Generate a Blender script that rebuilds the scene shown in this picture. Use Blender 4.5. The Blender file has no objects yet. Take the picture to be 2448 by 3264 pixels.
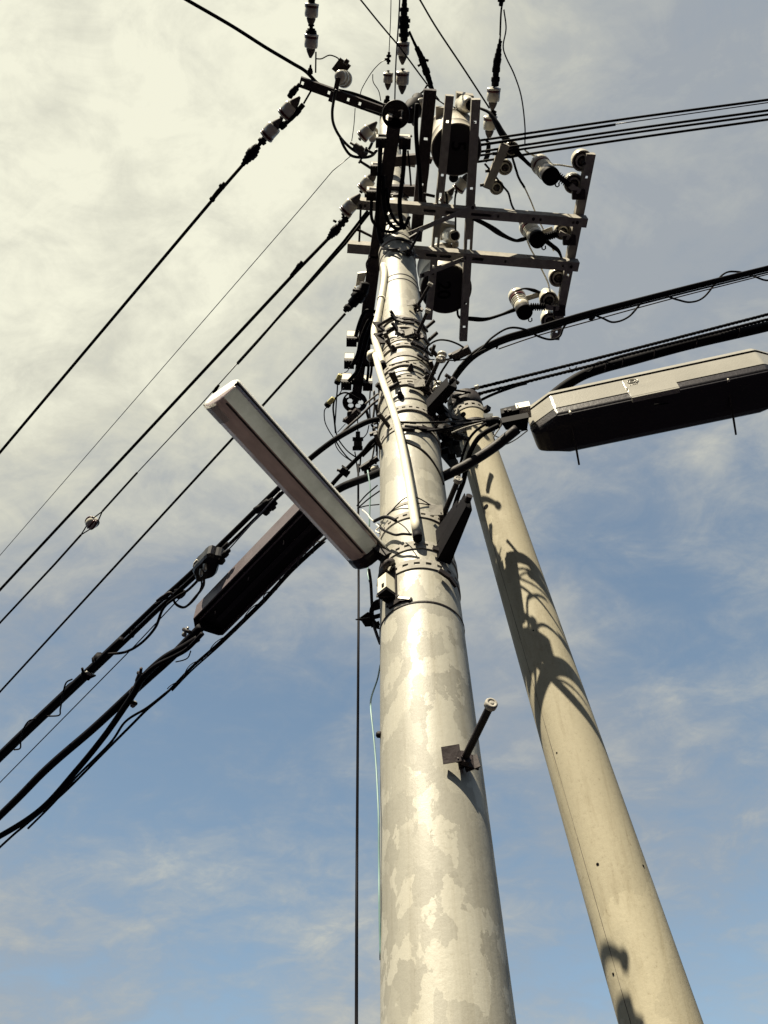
import bpy, bmesh, math, random
from mathutils import Vector, Matrix, Euler
random.seed(7)
R_ = math.radians
# ------------------------------------------------------------------ camera
SC = bpy.context.scene
COL = SC.collection
FPX = 2750.0                       # focal length in pixels of the 2448 x 3264 photograph
CAM = Vector((0, 0, 1.6))
VPX, VPY = 1187.0, -366.0          # where plumb lines meet
upc = Vector(((VPX-1224)/FPX, (1632-VPY)/FPX, 1.0)).normalized()    # world up in (right, up, forward)
fwc = Vector((0, 0, 1)); yc = (fwc-upc*fwc.dot(upc)).normalized(); xc = yc.cross(upc)
# handedness: (right, up, forward) is left handed, so flip
xc = -xc
def c2w(v): return Vector((v.dot(xc), v.dot(yc), v.dot(upc)))
RIGHT, UP, FWD = c2w(Vector((1,0,0))), c2w(Vector((0,1,0))), c2w(Vector((0,0,1)))
cd = bpy.data.cameras.new('camera'); cam = bpy.data.objects.new('camera', cd); COL.objects.link(cam)
m3 = Matrix((RIGHT, UP, -FWD)).transposed()
cam.matrix_world = Matrix.Translation(CAM) @ m3.to_4x4()
cd.sensor_fit = 'VERTICAL'; cd.sensor_height = 36; cd.lens = FPX/3264*36; cd.clip_start = .05; cd.clip_end = 3000
SC.camera = cam
SC.view_settings.view_transform = 'Standard'; SC.view_settings.look = 'None'
SC.view_settings.exposure = 1.25; SC.view_settings.gamma = 1.0
def ray(px, py): return (RIGHT*((px-1224)/FPX)+UP*((1632-py)/FPX)+FWD)
def H(px, py, z): r = ray(px, py); return CAM+r*((z-CAM.z)/r.z)          # point at height z
def D(px, py, d): return CAM+ray(px, py)*d                              # point at depth d
def depth(p): return (p-CAM).dot(FWD)
# ------------------------------------------------------------------ sun and sky
SUN_EL, SUN_AZ = 53.0, -26.0       # azimuth measured from straight behind the camera, towards its left
sdir = Vector((math.sin(R_(SUN_AZ))*math.cos(R_(SUN_EL)), -math.cos(R_(SUN_AZ))*math.cos(R_(SUN_EL)), math.sin(R_(SUN_EL))))
sl = bpy.data.lights.new('sun', 'SUN'); sl.energy = 5.0; sl.angle = R_(.5); sl.color = (1.0, .90, .70)
so = bpy.data.objects.new('sun', sl); COL.objects.link(so)
so.rotation_euler = sdir.to_track_quat('Z', 'Y').to_euler(); so.location = (0, 0, 30)
W = bpy.data.worlds.new('World'); SC.world = W; W.use_nodes = True
nt = W.node_tree; N = nt.nodes; L = nt.links; N.clear()
def nd(t, **k):
    n = N.new(t)
    for a, b in k.items(): setattr(n, a, b)
    return n
def setv(n, i, v): n.inputs[i].default_value = v
sky = nd('ShaderNodeTexSky', sky_type='NISHITA', sun_disc=False)
sky.sun_elevation = R_(SUN_EL); sky.sun_rotation = math.atan2(sdir.x, sdir.y); sky.air_density = 1.0; sky.dust_density = 1.0
tc = nd('ShaderNodeTexCoord'); dirv = tc.outputs['Generated']
sep = nd('ShaderNodeSeparateXYZ'); L.new(dirv, sep.inputs[0])
mz = nd('ShaderNodeMath', operation='MAXIMUM'); L.new(sep.outputs[2], mz.inputs[0]); setv(mz, 1, .06)
za = nd('ShaderNodeMath', operation='ADD'); L.new(mz.outputs[0], za.inputs[0]); setv(za, 1, .25)
pj = nd('ShaderNodeVectorMath', operation='DIVIDE'); cmb = nd('ShaderNodeCombineXYZ')
for i in range(3): L.new(za.outputs[0], cmb.inputs[i])
L.new(dirv, pj.inputs[0]); L.new(cmb.outputs[0], pj.inputs[1])
def noise(scale, detail, rough, dist, mapv=None):
    n = nd('ShaderNodeTexNoise'); setv(n, 'Scale', scale); setv(n, 'Detail', detail); setv(n, 'Roughness', rough); setv(n, 'Distortion', dist)
    if mapv:
        mp = nd('ShaderNodeMapping'); mp.inputs['Scale'].default_value = mapv[0]; mp.inputs['Rotation'].default_value = mapv[1]; mp.inputs['Location'].default_value = mapv[2]
        L.new(pj.outputs[0], mp.inputs[0]); L.new(mp.outputs[0], n.inputs[0])
    else: L.new(pj.outputs[0], n.inputs[0])
    return n.outputs['Fac']
def mth(op, a, b, clamp=False):
    n = nd('ShaderNodeMath', operation=op); n.use_clamp = clamp
    for i, v in enumerate((a, b)):
        if isinstance(v, (int, float)): n.inputs[i].default_value = v
        else: L.new(v, n.inputs[i])
    return n.outputs[0]
def blob(px, py, r0, r1):          # soft patch of cloud round a direction of the real sky, cosine fall-off
    d = ray(px, py).normalized()
    n = nd('ShaderNodeVectorMath', operation='DOT_PRODUCT'); L.new(dirv, n.inputs[0]); n.inputs[1].default_value = d
    mr = nd('ShaderNodeMapRange', interpolation_type='SMOOTHSTEP'); L.new(n.outputs['Value'], mr.inputs[0])
    setv(mr, 1, math.cos(R_(r1))); setv(mr, 2, math.cos(R_(r0))); setv(mr, 3, 0.0); setv(mr, 4, 1.0)
    return mr.outputs[0]
n1 = noise(1.7, 9, .52, .2, ((1.0, 2.0, 1.0), (0, 0, R_(-28)), (3.1, 1.7, 0)))
n2 = noise(5.0, 10, .62, .5, ((1.0, 1.7, 1.0), (0, 0, R_(60)), (7.3, 2.2, 0)))
n3 = noise(40.0, 6, .7, .3)
n4 = noise(12.0, 9, .66, .5, ((1.0, 1.35, 1.0), (0, 0, R_(50)), (2.3, 9.2, 0)))
cov = mth('ADD', mth('ADD', mth('ADD', mth('MULTIPLY', n1, .50), mth('MULTIPLY', n2, .62)), mth('MULTIPLY', n4, .58)), -.185)
cov = mth('ADD', cov, mth('MULTIPLY', n3, .05))
for (px, py, r0, r1, w) in ((250, 250, 4, 42, .42), (600, 1000, 4, 18, .03), (1700, 400, 4, 28, .22), (2500, 900, 4, 20, .12), (1500, 1600, 2, 14, .06), (-100, 3300, 2, 15, .16),
                            (1640, 2080, 1, 9, .20), (600, 2600, 5, 17, -.13), (2250, 1750, 3, 17, -.13), (2350, 2950, 4, 12, -.10), (2100, 2560, 1, 9, .17), (1150, 3150, 1, 6, .08), (420, 2420, 2, 10, -.05)):
    cov = mth('ADD', cov, mth('MULTIPLY', blob(px, py, r0, r1), w))
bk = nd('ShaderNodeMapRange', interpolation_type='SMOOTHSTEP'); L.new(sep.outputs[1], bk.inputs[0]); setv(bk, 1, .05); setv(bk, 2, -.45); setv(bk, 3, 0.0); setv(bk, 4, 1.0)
cov = mth('SUBTRACT', cov, mth('MULTIPLY', bk.outputs[0], .55))      # cloud thinned in the unseen sky behind the camera, to weaken fill light
mrc = nd('ShaderNodeMapRange', interpolation_type='SMOOTHSTEP'); L.new(cov, mrc.inputs[0]); setv(mrc, 1, .38); setv(mrc, 2, 1.0); setv(mrc, 3, 0.0); setv(mrc, 4, 1.0)
cl = nd('ShaderNodeValToRGB'); cr = cl.color_ramp
glow = blob(240, 60, 1, 37)
sh = mth('ADD', mth('MULTIPLY', glow, .80), mth('MULTIPLY', mth('SUBTRACT', mth('ADD', mth('MULTIPLY', n1, .45), mth('ADD', mth('MULTIPLY', n2, .40), mth('MULTIPLY', n4, .30))), .57), 2.7))
sh = mth('ADD', sh, .09); L.new(sh, cl.inputs[0])
S = 10.0
def setramp(cr, pts):
    while len(cr.elements) > 1: cr.elements.remove(cr.elements[-1])
    cr.elements[0].position = pts[0][0]; cr.elements[0].color = (*pts[0][1], 1)
    for p, c in pts[1:]: e = cr.elements.new(p); e.color = (*c, 1)
setramp(cr, [(0, (.30, .33, .36)), (.35, (.40, .415, .40)), (.7, (.57, .565, .475)), (1, (.76, .75, .61))])
clS = nd('ShaderNodeVectorMath', operation='SCALE'); L.new(cl.outputs[0], clS.inputs[0]); clS.inputs['Scale'].default_value = S
skt = nd('ShaderNodeVectorMath', operation='MULTIPLY'); L.new(sky.outputs[0], skt.inputs[0]); skt.inputs[1].default_value = (1.85, 1.75, 1.42)
mx = nd('ShaderNodeMix', data_type='RGBA'); L.new(mrc.outputs[0], mx.inputs[0]); L.new(skt.outputs[0], mx.inputs[6]); L.new(clS.outputs[0], mx.inputs[7])
bg = nd('ShaderNodeBackground'); setv(bg, 1, .5/S)
# unseen sky dimmed low round the horizon and behind the camera, cutting fill light
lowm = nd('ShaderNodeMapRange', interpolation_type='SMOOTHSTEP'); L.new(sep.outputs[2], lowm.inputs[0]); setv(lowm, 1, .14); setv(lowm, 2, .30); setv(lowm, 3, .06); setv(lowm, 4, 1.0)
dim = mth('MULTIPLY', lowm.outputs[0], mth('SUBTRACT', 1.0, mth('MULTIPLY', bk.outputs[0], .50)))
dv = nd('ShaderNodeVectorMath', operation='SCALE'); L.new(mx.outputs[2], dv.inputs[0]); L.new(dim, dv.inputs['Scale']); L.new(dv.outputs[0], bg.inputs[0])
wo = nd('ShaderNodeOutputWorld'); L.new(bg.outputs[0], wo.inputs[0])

# ------------------------------------------------------------------ materials
KA = .54
def mat(name, col, rough=.6, metal=0.0, spec=.5, var=.12, vscale=18, bump=0.0, bscale=60, coat=0.0, obj=True):
    col = [c*KA for c in col]; spec *= .75
    m = bpy.data.materials.new(name); m.use_nodes = True; t = m.node_tree; b = t.nodes['Principled BSDF']
    b.inputs['Roughness'].default_value = rough; b.inputs['Metallic'].default_value = metal
    b.inputs['Specular IOR Level'].default_value = spec; b.inputs['Coat Weight'].default_value = coat
    c = t.nodes.new('ShaderNodeTexCoord'); n = t.nodes.new('ShaderNodeTexNoise'); n.inputs['Scale'].default_value = vscale; n.inputs['Detail'].default_value = 6
    n.inputs['Roughness'].default_value = .65
    t.links.new(c.outputs['Object'], n.inputs[0])
    r = t.nodes.new('ShaderNodeValToRGB'); lo = [x*(1-var) for x in col]; hi = [min(1, x*(1+var)) for x in col]
    setramp(r.color_ramp, [(.3, lo), (.7, hi)])
    t.links.new(n.outputs['Fac'], r.inputs[0]); t.links.new(r.outputs[0], b.inputs['Base Color'])
    if bump:
        n2 = t.nodes.new('ShaderNodeTexNoise'); n2.inputs['Scale'].default_value = bscale; n2.inputs['Detail'].default_value = 5
        t.links.new(c.outputs['Object'], n2.inputs[0]); bp = t.nodes.new('ShaderNodeBump'); bp.inputs['Strength'].default_value = bump; bp.inputs['Distance'].default_value = .01
        t.links.new(n2.outputs['Fac'], bp.inputs['Height']); t.links.new(bp.outputs[0], b.inputs['Normal'])
    return m
M = {}
M['steel'] = mat('galvanised_steel', (.56, .53, .47), .65, .0, .15, .22, 14, .15, 80)
M['steeldark'] = mat('weathered_or_shaded_steel', (.075, .062, .064), .6, .0, .15, .35, 20, .2, 70)
M['iron'] = mat('dark_iron', (.022, .015, .016), .6, .0, .3, .4, 25, .2, 60)
M['black'] = mat('black_rubber', (.006, .005, .009), .7, 0, .12, .3, 30)
M['blackgloss'] = mat('black_plastic', (.008, .007, .011), .3, 0, .35, .3, 30)
M['wirethin'] = mat('blue_black_wire', (.03, .035, .07), .45, 0, .5, .1)
M['porcelain'] = mat('white_porcelain', (.98, .93, .78), .25, 0, .6, .10, 9, coat=.3)
M['maroon'] = mat('maroon_glaze', (.11, .015, .018), .3, 0, .5, .2)
M['cap'] = mat('cement_cap', (.13, .11, .10), .7, 0, .4, .3, 40)
M['cream'] = mat('cream_plastic', (1.25, 1.18, .95), .45, 0, .5, .06, 7)
M['white'] = mat('white_box', (1.1, 1.05, .88), .4, 0, .5, .05)
M['yellow'] = mat('yellow_plastic', (.95, .85, .35), .4, 0, .5, .05)
M['greenw'] = mat('green_sheath', (.28, .46, .45), .4, 0, .5, .1)
M['tank'] = mat('transformer_paint', (.58, .53, .43), .5, .0, .5, .12, 8, .1, 40)
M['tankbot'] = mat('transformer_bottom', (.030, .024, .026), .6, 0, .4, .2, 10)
M['ink'] = mat('black_paint', (.004, .003, .005), .8, 0, .1)
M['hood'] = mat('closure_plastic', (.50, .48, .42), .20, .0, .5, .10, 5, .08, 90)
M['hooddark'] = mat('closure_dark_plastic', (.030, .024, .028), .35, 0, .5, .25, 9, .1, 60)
M['whiterim'] = mat('white_enamel', (1.0, .98, .88), .35, 0, .5, .06)
M['silver'] = mat('silver_plug', (.55, .53, .47), .3, .6, .5, .1)
M['lensm'] = None
def polemat(name, base, patch, scale, amount, rough, spots=True):
    base = [c*KA for c in base]
    m = bpy.data.materials.new(name); m.use_nodes = True; t = m.node_tree; b = t.nodes['Principled BSDF']; ns, lk = t.nodes, t.links
    c = ns.new('ShaderNodeTexCoord')
    mp = ns.new('ShaderNodeMapping'); mp.inputs['Scale'].default_value = (1, 1, .62); lk.new(c.outputs['Object'], mp.inputs[0])
    dn = ns.new('ShaderNodeTexNoise'); dn.inputs['Scale'].default_value = 8; dn.inputs['Detail'].default_value = 8; dn.inputs['Roughness'].default_value = .62; lk.new(mp.outputs[0], dn.inputs[0])
    mixv = ns.new('ShaderNodeMix'); mixv.data_type = 'VECTOR'; mixv.inputs[0].default_value = .17
    lk.new(mp.outputs[0], mixv.inputs[4]); lk.new(dn.outputs['Color'], mixv.inputs[5])
    v = ns.new('ShaderNodeTexVoronoi'); v.inputs['Scale'].default_value = scale; lk.new(mixv.outputs[1], v.inputs[0])
    sp = ns.new('ShaderNodeSeparateColor'); lk.new(v.outputs['Color'], sp.inputs[0])
    big = ns.new('ShaderNodeTexNoise'); big.inputs['Scale'].default_value = 2.2; big.inputs['Detail'].default_value = 3; lk.new(c.outputs['Object'], big.inputs[0])
    add = ns.new('ShaderNodeMath'); add.operation = 'ADD'; lk.new(sp.outputs[0], add.inputs[0]); lk.new(big.outputs['Fac'], add.inputs[1])
    r = ns.new('ShaderNodeValToRGB'); r.color_ramp.interpolation = 'LINEAR'
    k = patch
    setramp(r.color_ramp, [(.0, [x*(1-k*.5) for x in base]), (.40, [x*(1-k*.25) for x in base]), (.44, base), (.60, [x*(1+k*.2) for x in base]), (.615, [min(1, x*(1+k)) for x in base]), (.8, [min(1, x*(1+k*1.25)) for x in base])])
    sc = ns.new('ShaderNodeMath'); sc.operation = 'MULTIPLY'; sc.inputs[1].default_value = amount; lk.new(add.outputs[0], sc.inputs[0]); lk.new(sc.outputs[0], r.inputs[0])
    # vertical drip stains
    mp2 = ns.new('ShaderNodeMapping'); mp2.inputs['Scale'].default_value = (26, 26, .55); lk.new(c.outputs['Object'], mp2.inputs[0])
    st = ns.new('ShaderNodeTexNoise'); st.inputs['Scale'].default_value = 1; st.inputs['Detail'].default_value = 5; st.inputs['Roughness'].default_value = .7; lk.new(mp2.outputs[0], st.inputs[0])
    sr = ns.new('ShaderNodeValToRGB'); setramp(sr.color_ramp, [(.30, (.62, .58, .50)), (.50, (1, 1, 1))]); lk.new(st.outputs['Fac'], sr.inputs[0])
    mm = ns.new('ShaderNodeMix'); mm.data_type = 'RGBA'; mm.blend_type = 'MULTIPLY'; mm.inputs[0].default_value = .45
    lk.new(r.outputs[0], mm.inputs[6]); lk.new(sr.outputs[0], mm.inputs[7]); out = mm.outputs[2]
    # fine grime
    fn = ns.new('ShaderNodeTexNoise'); fn.inputs['Scale'].default_value = 60; fn.inputs['Detail'].default_value = 8; fn.inputs['Roughness'].default_value = .75; lk.new(c.outputs['Object'], fn.inputs[0])
    fr = ns.new('ShaderNodeValToRGB'); setramp(fr.color_ramp, [(.28, (.55, .5, .42)), (.42, (.95, .95, .95)), (.7, (1.04, 1.04, 1.04))]); lk.new(fn.outputs['Fac'], fr.inputs[0])
    m2 = ns.new('ShaderNodeMix'); m2.data_type = 'RGBA'; m2.blend_type = 'MULTIPLY'; m2.inputs[0].default_value = .5 if rough < .5 else .85
    lk.new(out, m2.inputs[6]); lk.new(fr.outputs[0], m2.inputs[7]); lk.new(m2.outputs[2], b.inputs['Base Color'])
    rr = ns.new('ShaderNodeMapRange'); lk.new(sc.outputs[0], rr.inputs[0]); rr.inputs[1].default_value = .4; rr.inputs[2].default_value = .7; rr.inputs[3].default_value = rough+.12; rr.inputs[4].default_value = rough
    lk.new(rr.outputs[0], b.inputs['Roughness'])
    bp = ns.new('ShaderNodeBump'); bp.inputs['Strength'].default_value = .25; bp.inputs['Distance'].default_value = .004; lk.new(fn.outputs['Fac'], bp.inputs['Height']); lk.new(bp.outputs[0], b.inputs['Normal'])
    return m
M['pole'] = polemat('painted_pole', (.48, .46, .385), .27, 19.0, .545, .46)
M['concrete'] = polemat('aged_concrete', (.60, .54, .385), .12, 5.0, .50, .68)
mg = mat('asphalt', (.021, .019, .030), 1.0, 0, .0, .3, 3, .3, 60); M['ground'] = mg

# ------------------------------------------------------------------ mesh helpers
class MB:
    def __init__(s): s.v = []; s.f = []; s.m = []; s.sm = []; s.cur = 0
    def add(s, vs, fs, smooth=False):
        o = len(s.v); s.v += [Vector(x) for x in vs]; s.f += [[i+o for i in f] for f in fs]; s.m += [s.cur]*len(fs); s.sm += [smooth]*len(fs); return s
    def hexa(s, q, up):             # quad of four points + extrusion vector
        q = [Vector(p) for p in q]; up = Vector(up)
        return s.add(q+[p+up for p in q], [(3,2,1,0), (4,5,6,7), (0,1,5,4), (1,2,6,5), (2,3,7,6), (3,0,4,7)])
    def box(s, c, ax, ay, az):      # centre and three half-axis vectors
        c, ax, ay, az = map(Vector, (c, ax, ay, az))
        return s.hexa([c-ax-ay-az, c+ax-ay-az, c+ax+ay-az, c-ax+ay-az], az*2)
    def bar(s, a, b, w, h, up=(0,0,1), taper=1.0):  # solid bar, w sideways, h along up; a/b on its centre line
        a, b = Vector(a), Vector(b); d = (b-a).normalized(); u = Vector(up); u = (u-d*u.dot(d)).normalized(); sd = d.cross(u)
        x, y = sd*w/2, u*h/2
        return s.add([a-x-y, a+x-y, a+x+y, a-x+y]+[b+k*taper for k in (-x-y, x-y, x+y, -x+y)], [(3,2,1,0), (4,5,6,7), (0,1,5,4), (1,2,6,5), (2,3,7,6), (3,0,4,7)])
    def lathe(s, a, ax, prof, n=20, smooth=True, cap=True):   # prof: (distance along axis, radius)
        a, ax = Vector(a), Vector(ax).normalized(); t = Vector((0,0,1)) if abs(ax.z) < .9 else Vector((1,0,0))
        x = ax.cross(t).normalized(); y = ax.cross(x); vs = []
        for (h, r) in prof:
            for k in range(n):
                an = 2*math.pi*k/n; vs.append(a+ax*h+(x*math.cos(an)+y*math.sin(an))*r)
        fs = []
        for j in range(len(prof)-1):
            for k in range(n): fs.append((j*n+k, j*n+(k+1) % n, (j+1)*n+(k+1) % n, (j+1)*n+k))
        s.add(vs, fs, smooth)
        if cap:
            o = len(s.v)-len(vs)
            s.f.append([o+k for k in range(n)][::-1]); s.m.append(s.cur); s.sm.append(False)
            s.f.append([o+(len(prof)-1)*n+k for k in range(n)]); s.m.append(s.cur); s.sm.append(False)
        return s
    def rod(s, a, b, r, n=10, r2=None):
        a, b = Vector(a), Vector(b); return s.lathe(a, b-a, [(0, r), ((b-a).length, r if r2 is None else r2)], n)
    def tube(s, pts, r, n=8, closed=False):
        pts = [Vector(p) for p in pts]; k = len(pts); rs = r if isinstance(r, (list, tuple)) else [r]*k
        vs = []; prev = None
        for i, p in enumerate(pts):
            d = (pts[min(i+1, k-1)]-pts[max(i-1, 0)]).normalized()
            if prev is None: t = Vector((0,0,1)) if abs(d.z) < .9 else Vector((1,0,0)); x = d.cross(t).normalized()
            else: x = (prev-d*prev.dot(d)).normalized()
            prev = x; y = d.cross(x)
            for j in range(n): an = 2*math.pi*j/n; vs.append(p+(x*math.cos(an)+y*math.sin(an))*rs[i])
        fs = []
        for i in range(k-1):
            for j in range(n): fs.append((i*n+j, i*n+(j+1) % n, (i+1)*n+(j+1) % n, (i+1)*n+j))
        fs.append(tuple(range(n))[::-1]); fs.append(tuple(range((k-1)*n, k*n)))
        return s.add(vs, fs, True)
def root(name, label, cat, loc, group=None):
    o = bpy.data.objects.new(name, None); COL.objects.link(o); o.location = loc; o.empty_display_size = .1
    o['label'] = label; o['category'] = cat
    if group: o['group'] = group
    return o
def gloc(o):
    v = Vector(o.location)
    while o.parent: o = o.parent; v += Vector(o.location)
    return v
def part(name, mb, ms, parent=None, label=None, loc=None, cat=None, group=None, kind=None, smooth_all=False):
    """link the builder's faces as one mesh object; top-level when parent is None"""
    base = Vector((0,0,0))
    if loc is None: loc = sum(mb.v, Vector())/len(mb.v) if parent is None else (sum(mb.v, Vector())/len(mb.v))
    loc = Vector(loc)
    me = bpy.data.meshes.new(name); me.from_pydata([tuple(v-loc) for v in mb.v], [], mb.f); me.update()
    for mm in (ms if isinstance(ms, (list, tuple)) else [ms]): me.materials.append(M[mm])
    for p, k, sm in zip(me.polygons, mb.m, mb.sm): p.material_index = k; p.use_smooth = sm
    bm = bmesh.new(); bm.from_mesh(me); bmesh.ops.recalc_face_normals(bm, faces=bm.faces); bm.to_mesh(me); bm.free()
    o = bpy.data.objects.new(name, me); COL.objects.link(o)
    if parent: o.parent = parent; o.location = loc-gloc(parent)
    else: o.location = loc
    if label: o['label'] = label
    if cat: o['category'] = cat
    if group: o['group'] = group
    if kind: o['kind'] = kind
    return o
def crom(P, n=8):
    if len(P) < 3: return [P[0].lerp(P[-1], i/n) for i in range(n+1)]
    Q = [P[0]*2-P[1]]+P+[P[-1]*2-P[-2]]; out = []
    for i in range(1, len(Q)-2):
        a, b, c, d = Q[i-1:i+3]
        for k in range(n):
            t = k/n; out.append(.5*((2*b)+(c-a)*t+(2*a-5*b+4*c-d)*t*t+(3*b-a-3*c+d)*t**3))
    return out+[P[-1]]
def path(px, z0, z1=None):
    """points (x, y) or (x, y, z) -> world; z interpolated along the run"""
    z1 = z0 if z1 is None else z1; tot = [0]
    for i in range(1, len(px)): tot.append(tot[-1]+math.hypot(px[i][0]-px[i-1][0], px[i][1]-px[i-1][1]))
    return [H(p[0], p[1], p[2] if len(p) > 2 else z0+(z1-z0)*t/max(tot[-1], 1e-6)) for p, t in zip(px, tot)]
def wr(p, w): return w/2*depth(p)/FPX
def wire(px, z0, z1, w, name, label, cat='cable', m='black', group=None, parent=None, straight=False, n=8, seg=8, twist=None):
    P = path(px, z0, z1); r = wr(P[len(P)//2], w)
    if straight: Q = P
    elif len(P) == 2: Q = [P[0].lerp(P[1], i/6) for i in range(7)]
    else: Q = crom(P, seg)
    mb = MB()
    if twist:                       # a stranded lay: several helical strands
        Lp = [0]
        for i in range(1, len(Q)): Lp.append(Lp[-1]+(Q[i]-Q[i-1]).length)
        N_ = int(Lp[-1]/twist*8)+2; fine = []; j = 0
        for i in range(N_):
            s = Lp[-1]*i/(N_-1)
            while j < len(Q)-2 and Lp[j+1] < s: j += 1
            fine.append(Q[j].lerp(Q[j+1], (s-Lp[j])/max(1e-9, Lp[j+1]-Lp[j])))
        d = (Q[-1]-Q[0]).normalized(); x = d.cross(Vector((0,0,1))).normalized(); y = d.cross(x)
        for st in range(3):
            mb.tube([p+(x*math.cos(2*math.pi*(i/8+st/3))+y*math.sin(2*math.pi*(i/8+st/3)))*r*.5 for i, p in enumerate(fine)], r*.55, 5)
    else: mb.tube(Q, r, n)
    if parent: return part(name, mb, m, parent)
    return part(name, mb, m, None, label, Q[0], cat, group)
# ------------------------------------------------------------------ ground and the two poles
g = MB(); n_ = 12; s_ = 400
g.add([(-s_+2*s_*i/n_, -s_+2*s_*j/n_, 0) for j in range(n_+1) for i in range(n_+1)], [(j*(n_+1)+i, j*(n_+1)+i+1, (j+1)*(n_+1)+i+1, (j+1)*(n_+1)+i) for j in range(n_) for i in range(n_)])
gr = part('ground', g, 'ground', None, None, (0, 0, 0), kind='structure')
_r = ray(1428, 3264); _k = 2.4/math.hypot(_r.x, _r.y); AX, AY = _r.x*_k, _r.y*_k       # main pole axis
PT = 13.75
def PR(z): return (.352-(z-2.65)/75)/2
def axis_px(z):
    p = Vector((AX, AY, z))-CAM; d = p.dot(FWD); return 1224+FPX*p.dot(RIGHT)/d, 1632-FPX*p.dot(UP)/d
def S(px, py, off=0.0):             # where the ray meets the main pole (or passes closest), plus an outward offset
    r = ray(px, py); R = .15
    for _ in range(6):
        a = r.x**2+r.y**2; b = -2*(r.x*AX+r.y*AY); c = AX*AX+AY*AY-(R+off)**2; dd = b*b-4*a*c
        t = (-b-math.sqrt(dd))/(2*a) if dd > 0 else -b/(2*a)
        p = CAM+r*t; R = PR(p.z)
    return p
def nrm(p): return Vector((p.x-AX, p.y-AY, 0)).normalized()
def front_z(py):                    # height whose ring's near side shows at picture row py
    z = 3.0
    px = 1300
    for _ in range(5): p = S(px, py); px = axis_px(p.z)[0]
    return p.z
pole = root('utility_pole', 'thick patchy cream painted utility pole rising through the middle, ringed with steel bands', 'utility pole', (AX, AY, 0))
mb = MB(); prof = [(z, PR(z)) for z in [PT*i/40 for i in range(41)]]
mb.lathe((AX, AY, 0), (0,0,1), prof, 96); part('shaft', mb, 'pole', pole, loc=(AX, AY, 0))
def ring_band(z, hgt, holes=0, thick=.0035, m='steel', bolt_az=None, parent=pole, ax=None, rad=None, dirv=None, holeh=.3, seam=True):
    """strap round a pole: 3 rows of cells, middle row pierced where holes>0"""
    mb = MB(); cx, cy = (AX, AY) if ax is None else ax; nn = max(64, holes*4) if holes else 64
    zs = [z-hgt/2, z-hgt*holeh/2, z+hgt*holeh/2, z+hgt/2]
    def P(i, zz, o):
        an = 2*math.pi*i/nn; R = (PR(zz) if rad is None else rad(zz))+o; return Vector((cx+R*math.cos(an), cy+R*math.sin(an), zz))
    for i in range(nn):
        for j in range(3):
            if j == 1 and holes and (i % 4) in (0, 1): continue
            a = [P(i, zs[j], .001), P(i+1, zs[j], .001), P(i+1, zs[j+1], .001), P(i, zs[j+1], .001)]
            b = [P(i, zs[j], thick), P(i+1, zs[j], thick), P(i+1, zs[j+1], thick), P(i, zs[j+1], thick)]
            mb.add(a+b, [(0,1,2,3), (7,6,5,4), (0,1,5,4), (3,2,6,7)]+([(0,3,7,4), (1,2,6,5)] if j == 1 and holes else []))
    return part('steel_band', mb, m, parent)
def bolt_on(band, px, py, rr=.016, ln=.045, m='iron', dome=True):
    p = S(px, py); n = nrm(p); mb = MB()
    if dome: mb.lathe(p-n*.01, n, [(0, rr*1.1), (ln*.35, rr*1.1), (ln*.4, rr*.95), (ln*.75, rr*.8), (ln, rr*.35)], 12)
    else: mb.lathe(p-n*.01, n, [(0, rr*.6), (ln, rr*.6)], 10)
    return part('bolt', mb, m, band)
def stud(band, px, py, qx, qy, w=.018, m='iron', dz=0, sq=True):
    """a straight square/round stud: from the pole surface under (px,py) horizontally to (qx,qy)"""
    p = S(px, py); q = H(qx, qy, p.z+dz); mb = MB()
    if sq: mb.bar(p, q, w, w)
    else: mb.rod(p, q, w/2, 10)
    return part('stud', mb, m, band)
BR = [ # picture row of the band's front, height m, holes, bolts
 (452, .05, 0), (520, .05, 0), (596, .06, 0), (613, .05, 0), (705, .05, 0), (742, .03, 0), (762, .05, 0), (790, .04, 0), (873, .012, 0), (888, .010, 0),
 (1012, .030, 0), (1043, .030, 0), (1078, .05, 24), (1100, .05, 20), (1128, .05, 0), (1160, .055, 24), (1181, .012, 0), (1200, .06, 16), (1221, .06, 16), (1270, .012, 0), (1302, .05, 28), (1352, .06, 12),
 (1600, .02, 0), (1640, .045, 26), (1738, .05, 26), (1798, .055, 22)]
bands = {}
for py, h, ho in BR:
    bands[py] = ring_band(front_z(py), h, ho, thick=.011 if py in (1012, 1043, 1100, 1160, 1221, 1302, 613, 705, 762) else (.0055 if h > .02 else .003), m='steel' if h > .015 else 'iron')
for bp_, px, py in ((1128, 1257, 1117), (1181, 1308, 1180), (1270, 1278, 1266), (1160, 1352, 1210), (1200, 1346, 1230)): bolt_on(bands[bp_], px, py, .017, .05)
for bp_, a in ((1012, (1358, 1045, 1385, 1022)), (1043, (1366, 1085, 1394, 1060)), (1100, (1375, 1135, 1385, 1100)), (1128, (1250, 1112, 1230, 1082)), (1200, (1262, 1225, 1242, 1186)), (1200, (1270, 1228, 1252, 1184)), (1200, (1400, 1270, 1398, 1228)),
               (1352, (1240, 1360, 1208, 1318)), (1352, (1215, 1430, 1196, 1382)), (1012, (1262, 1020, 1245, 990)), (1043, (1266, 1050, 1249, 1028)), (1012, (1212, 1040, 1198, 1022)), (1043, (1214, 1075, 1199, 1055)), (1100, (1345, 1120, 1310, 1090)), (705, (1165, 640, 1165, 600)), (1160, (1420, 1195, 1462, 1222))):
    stud(bands[bp_], *a)
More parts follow.
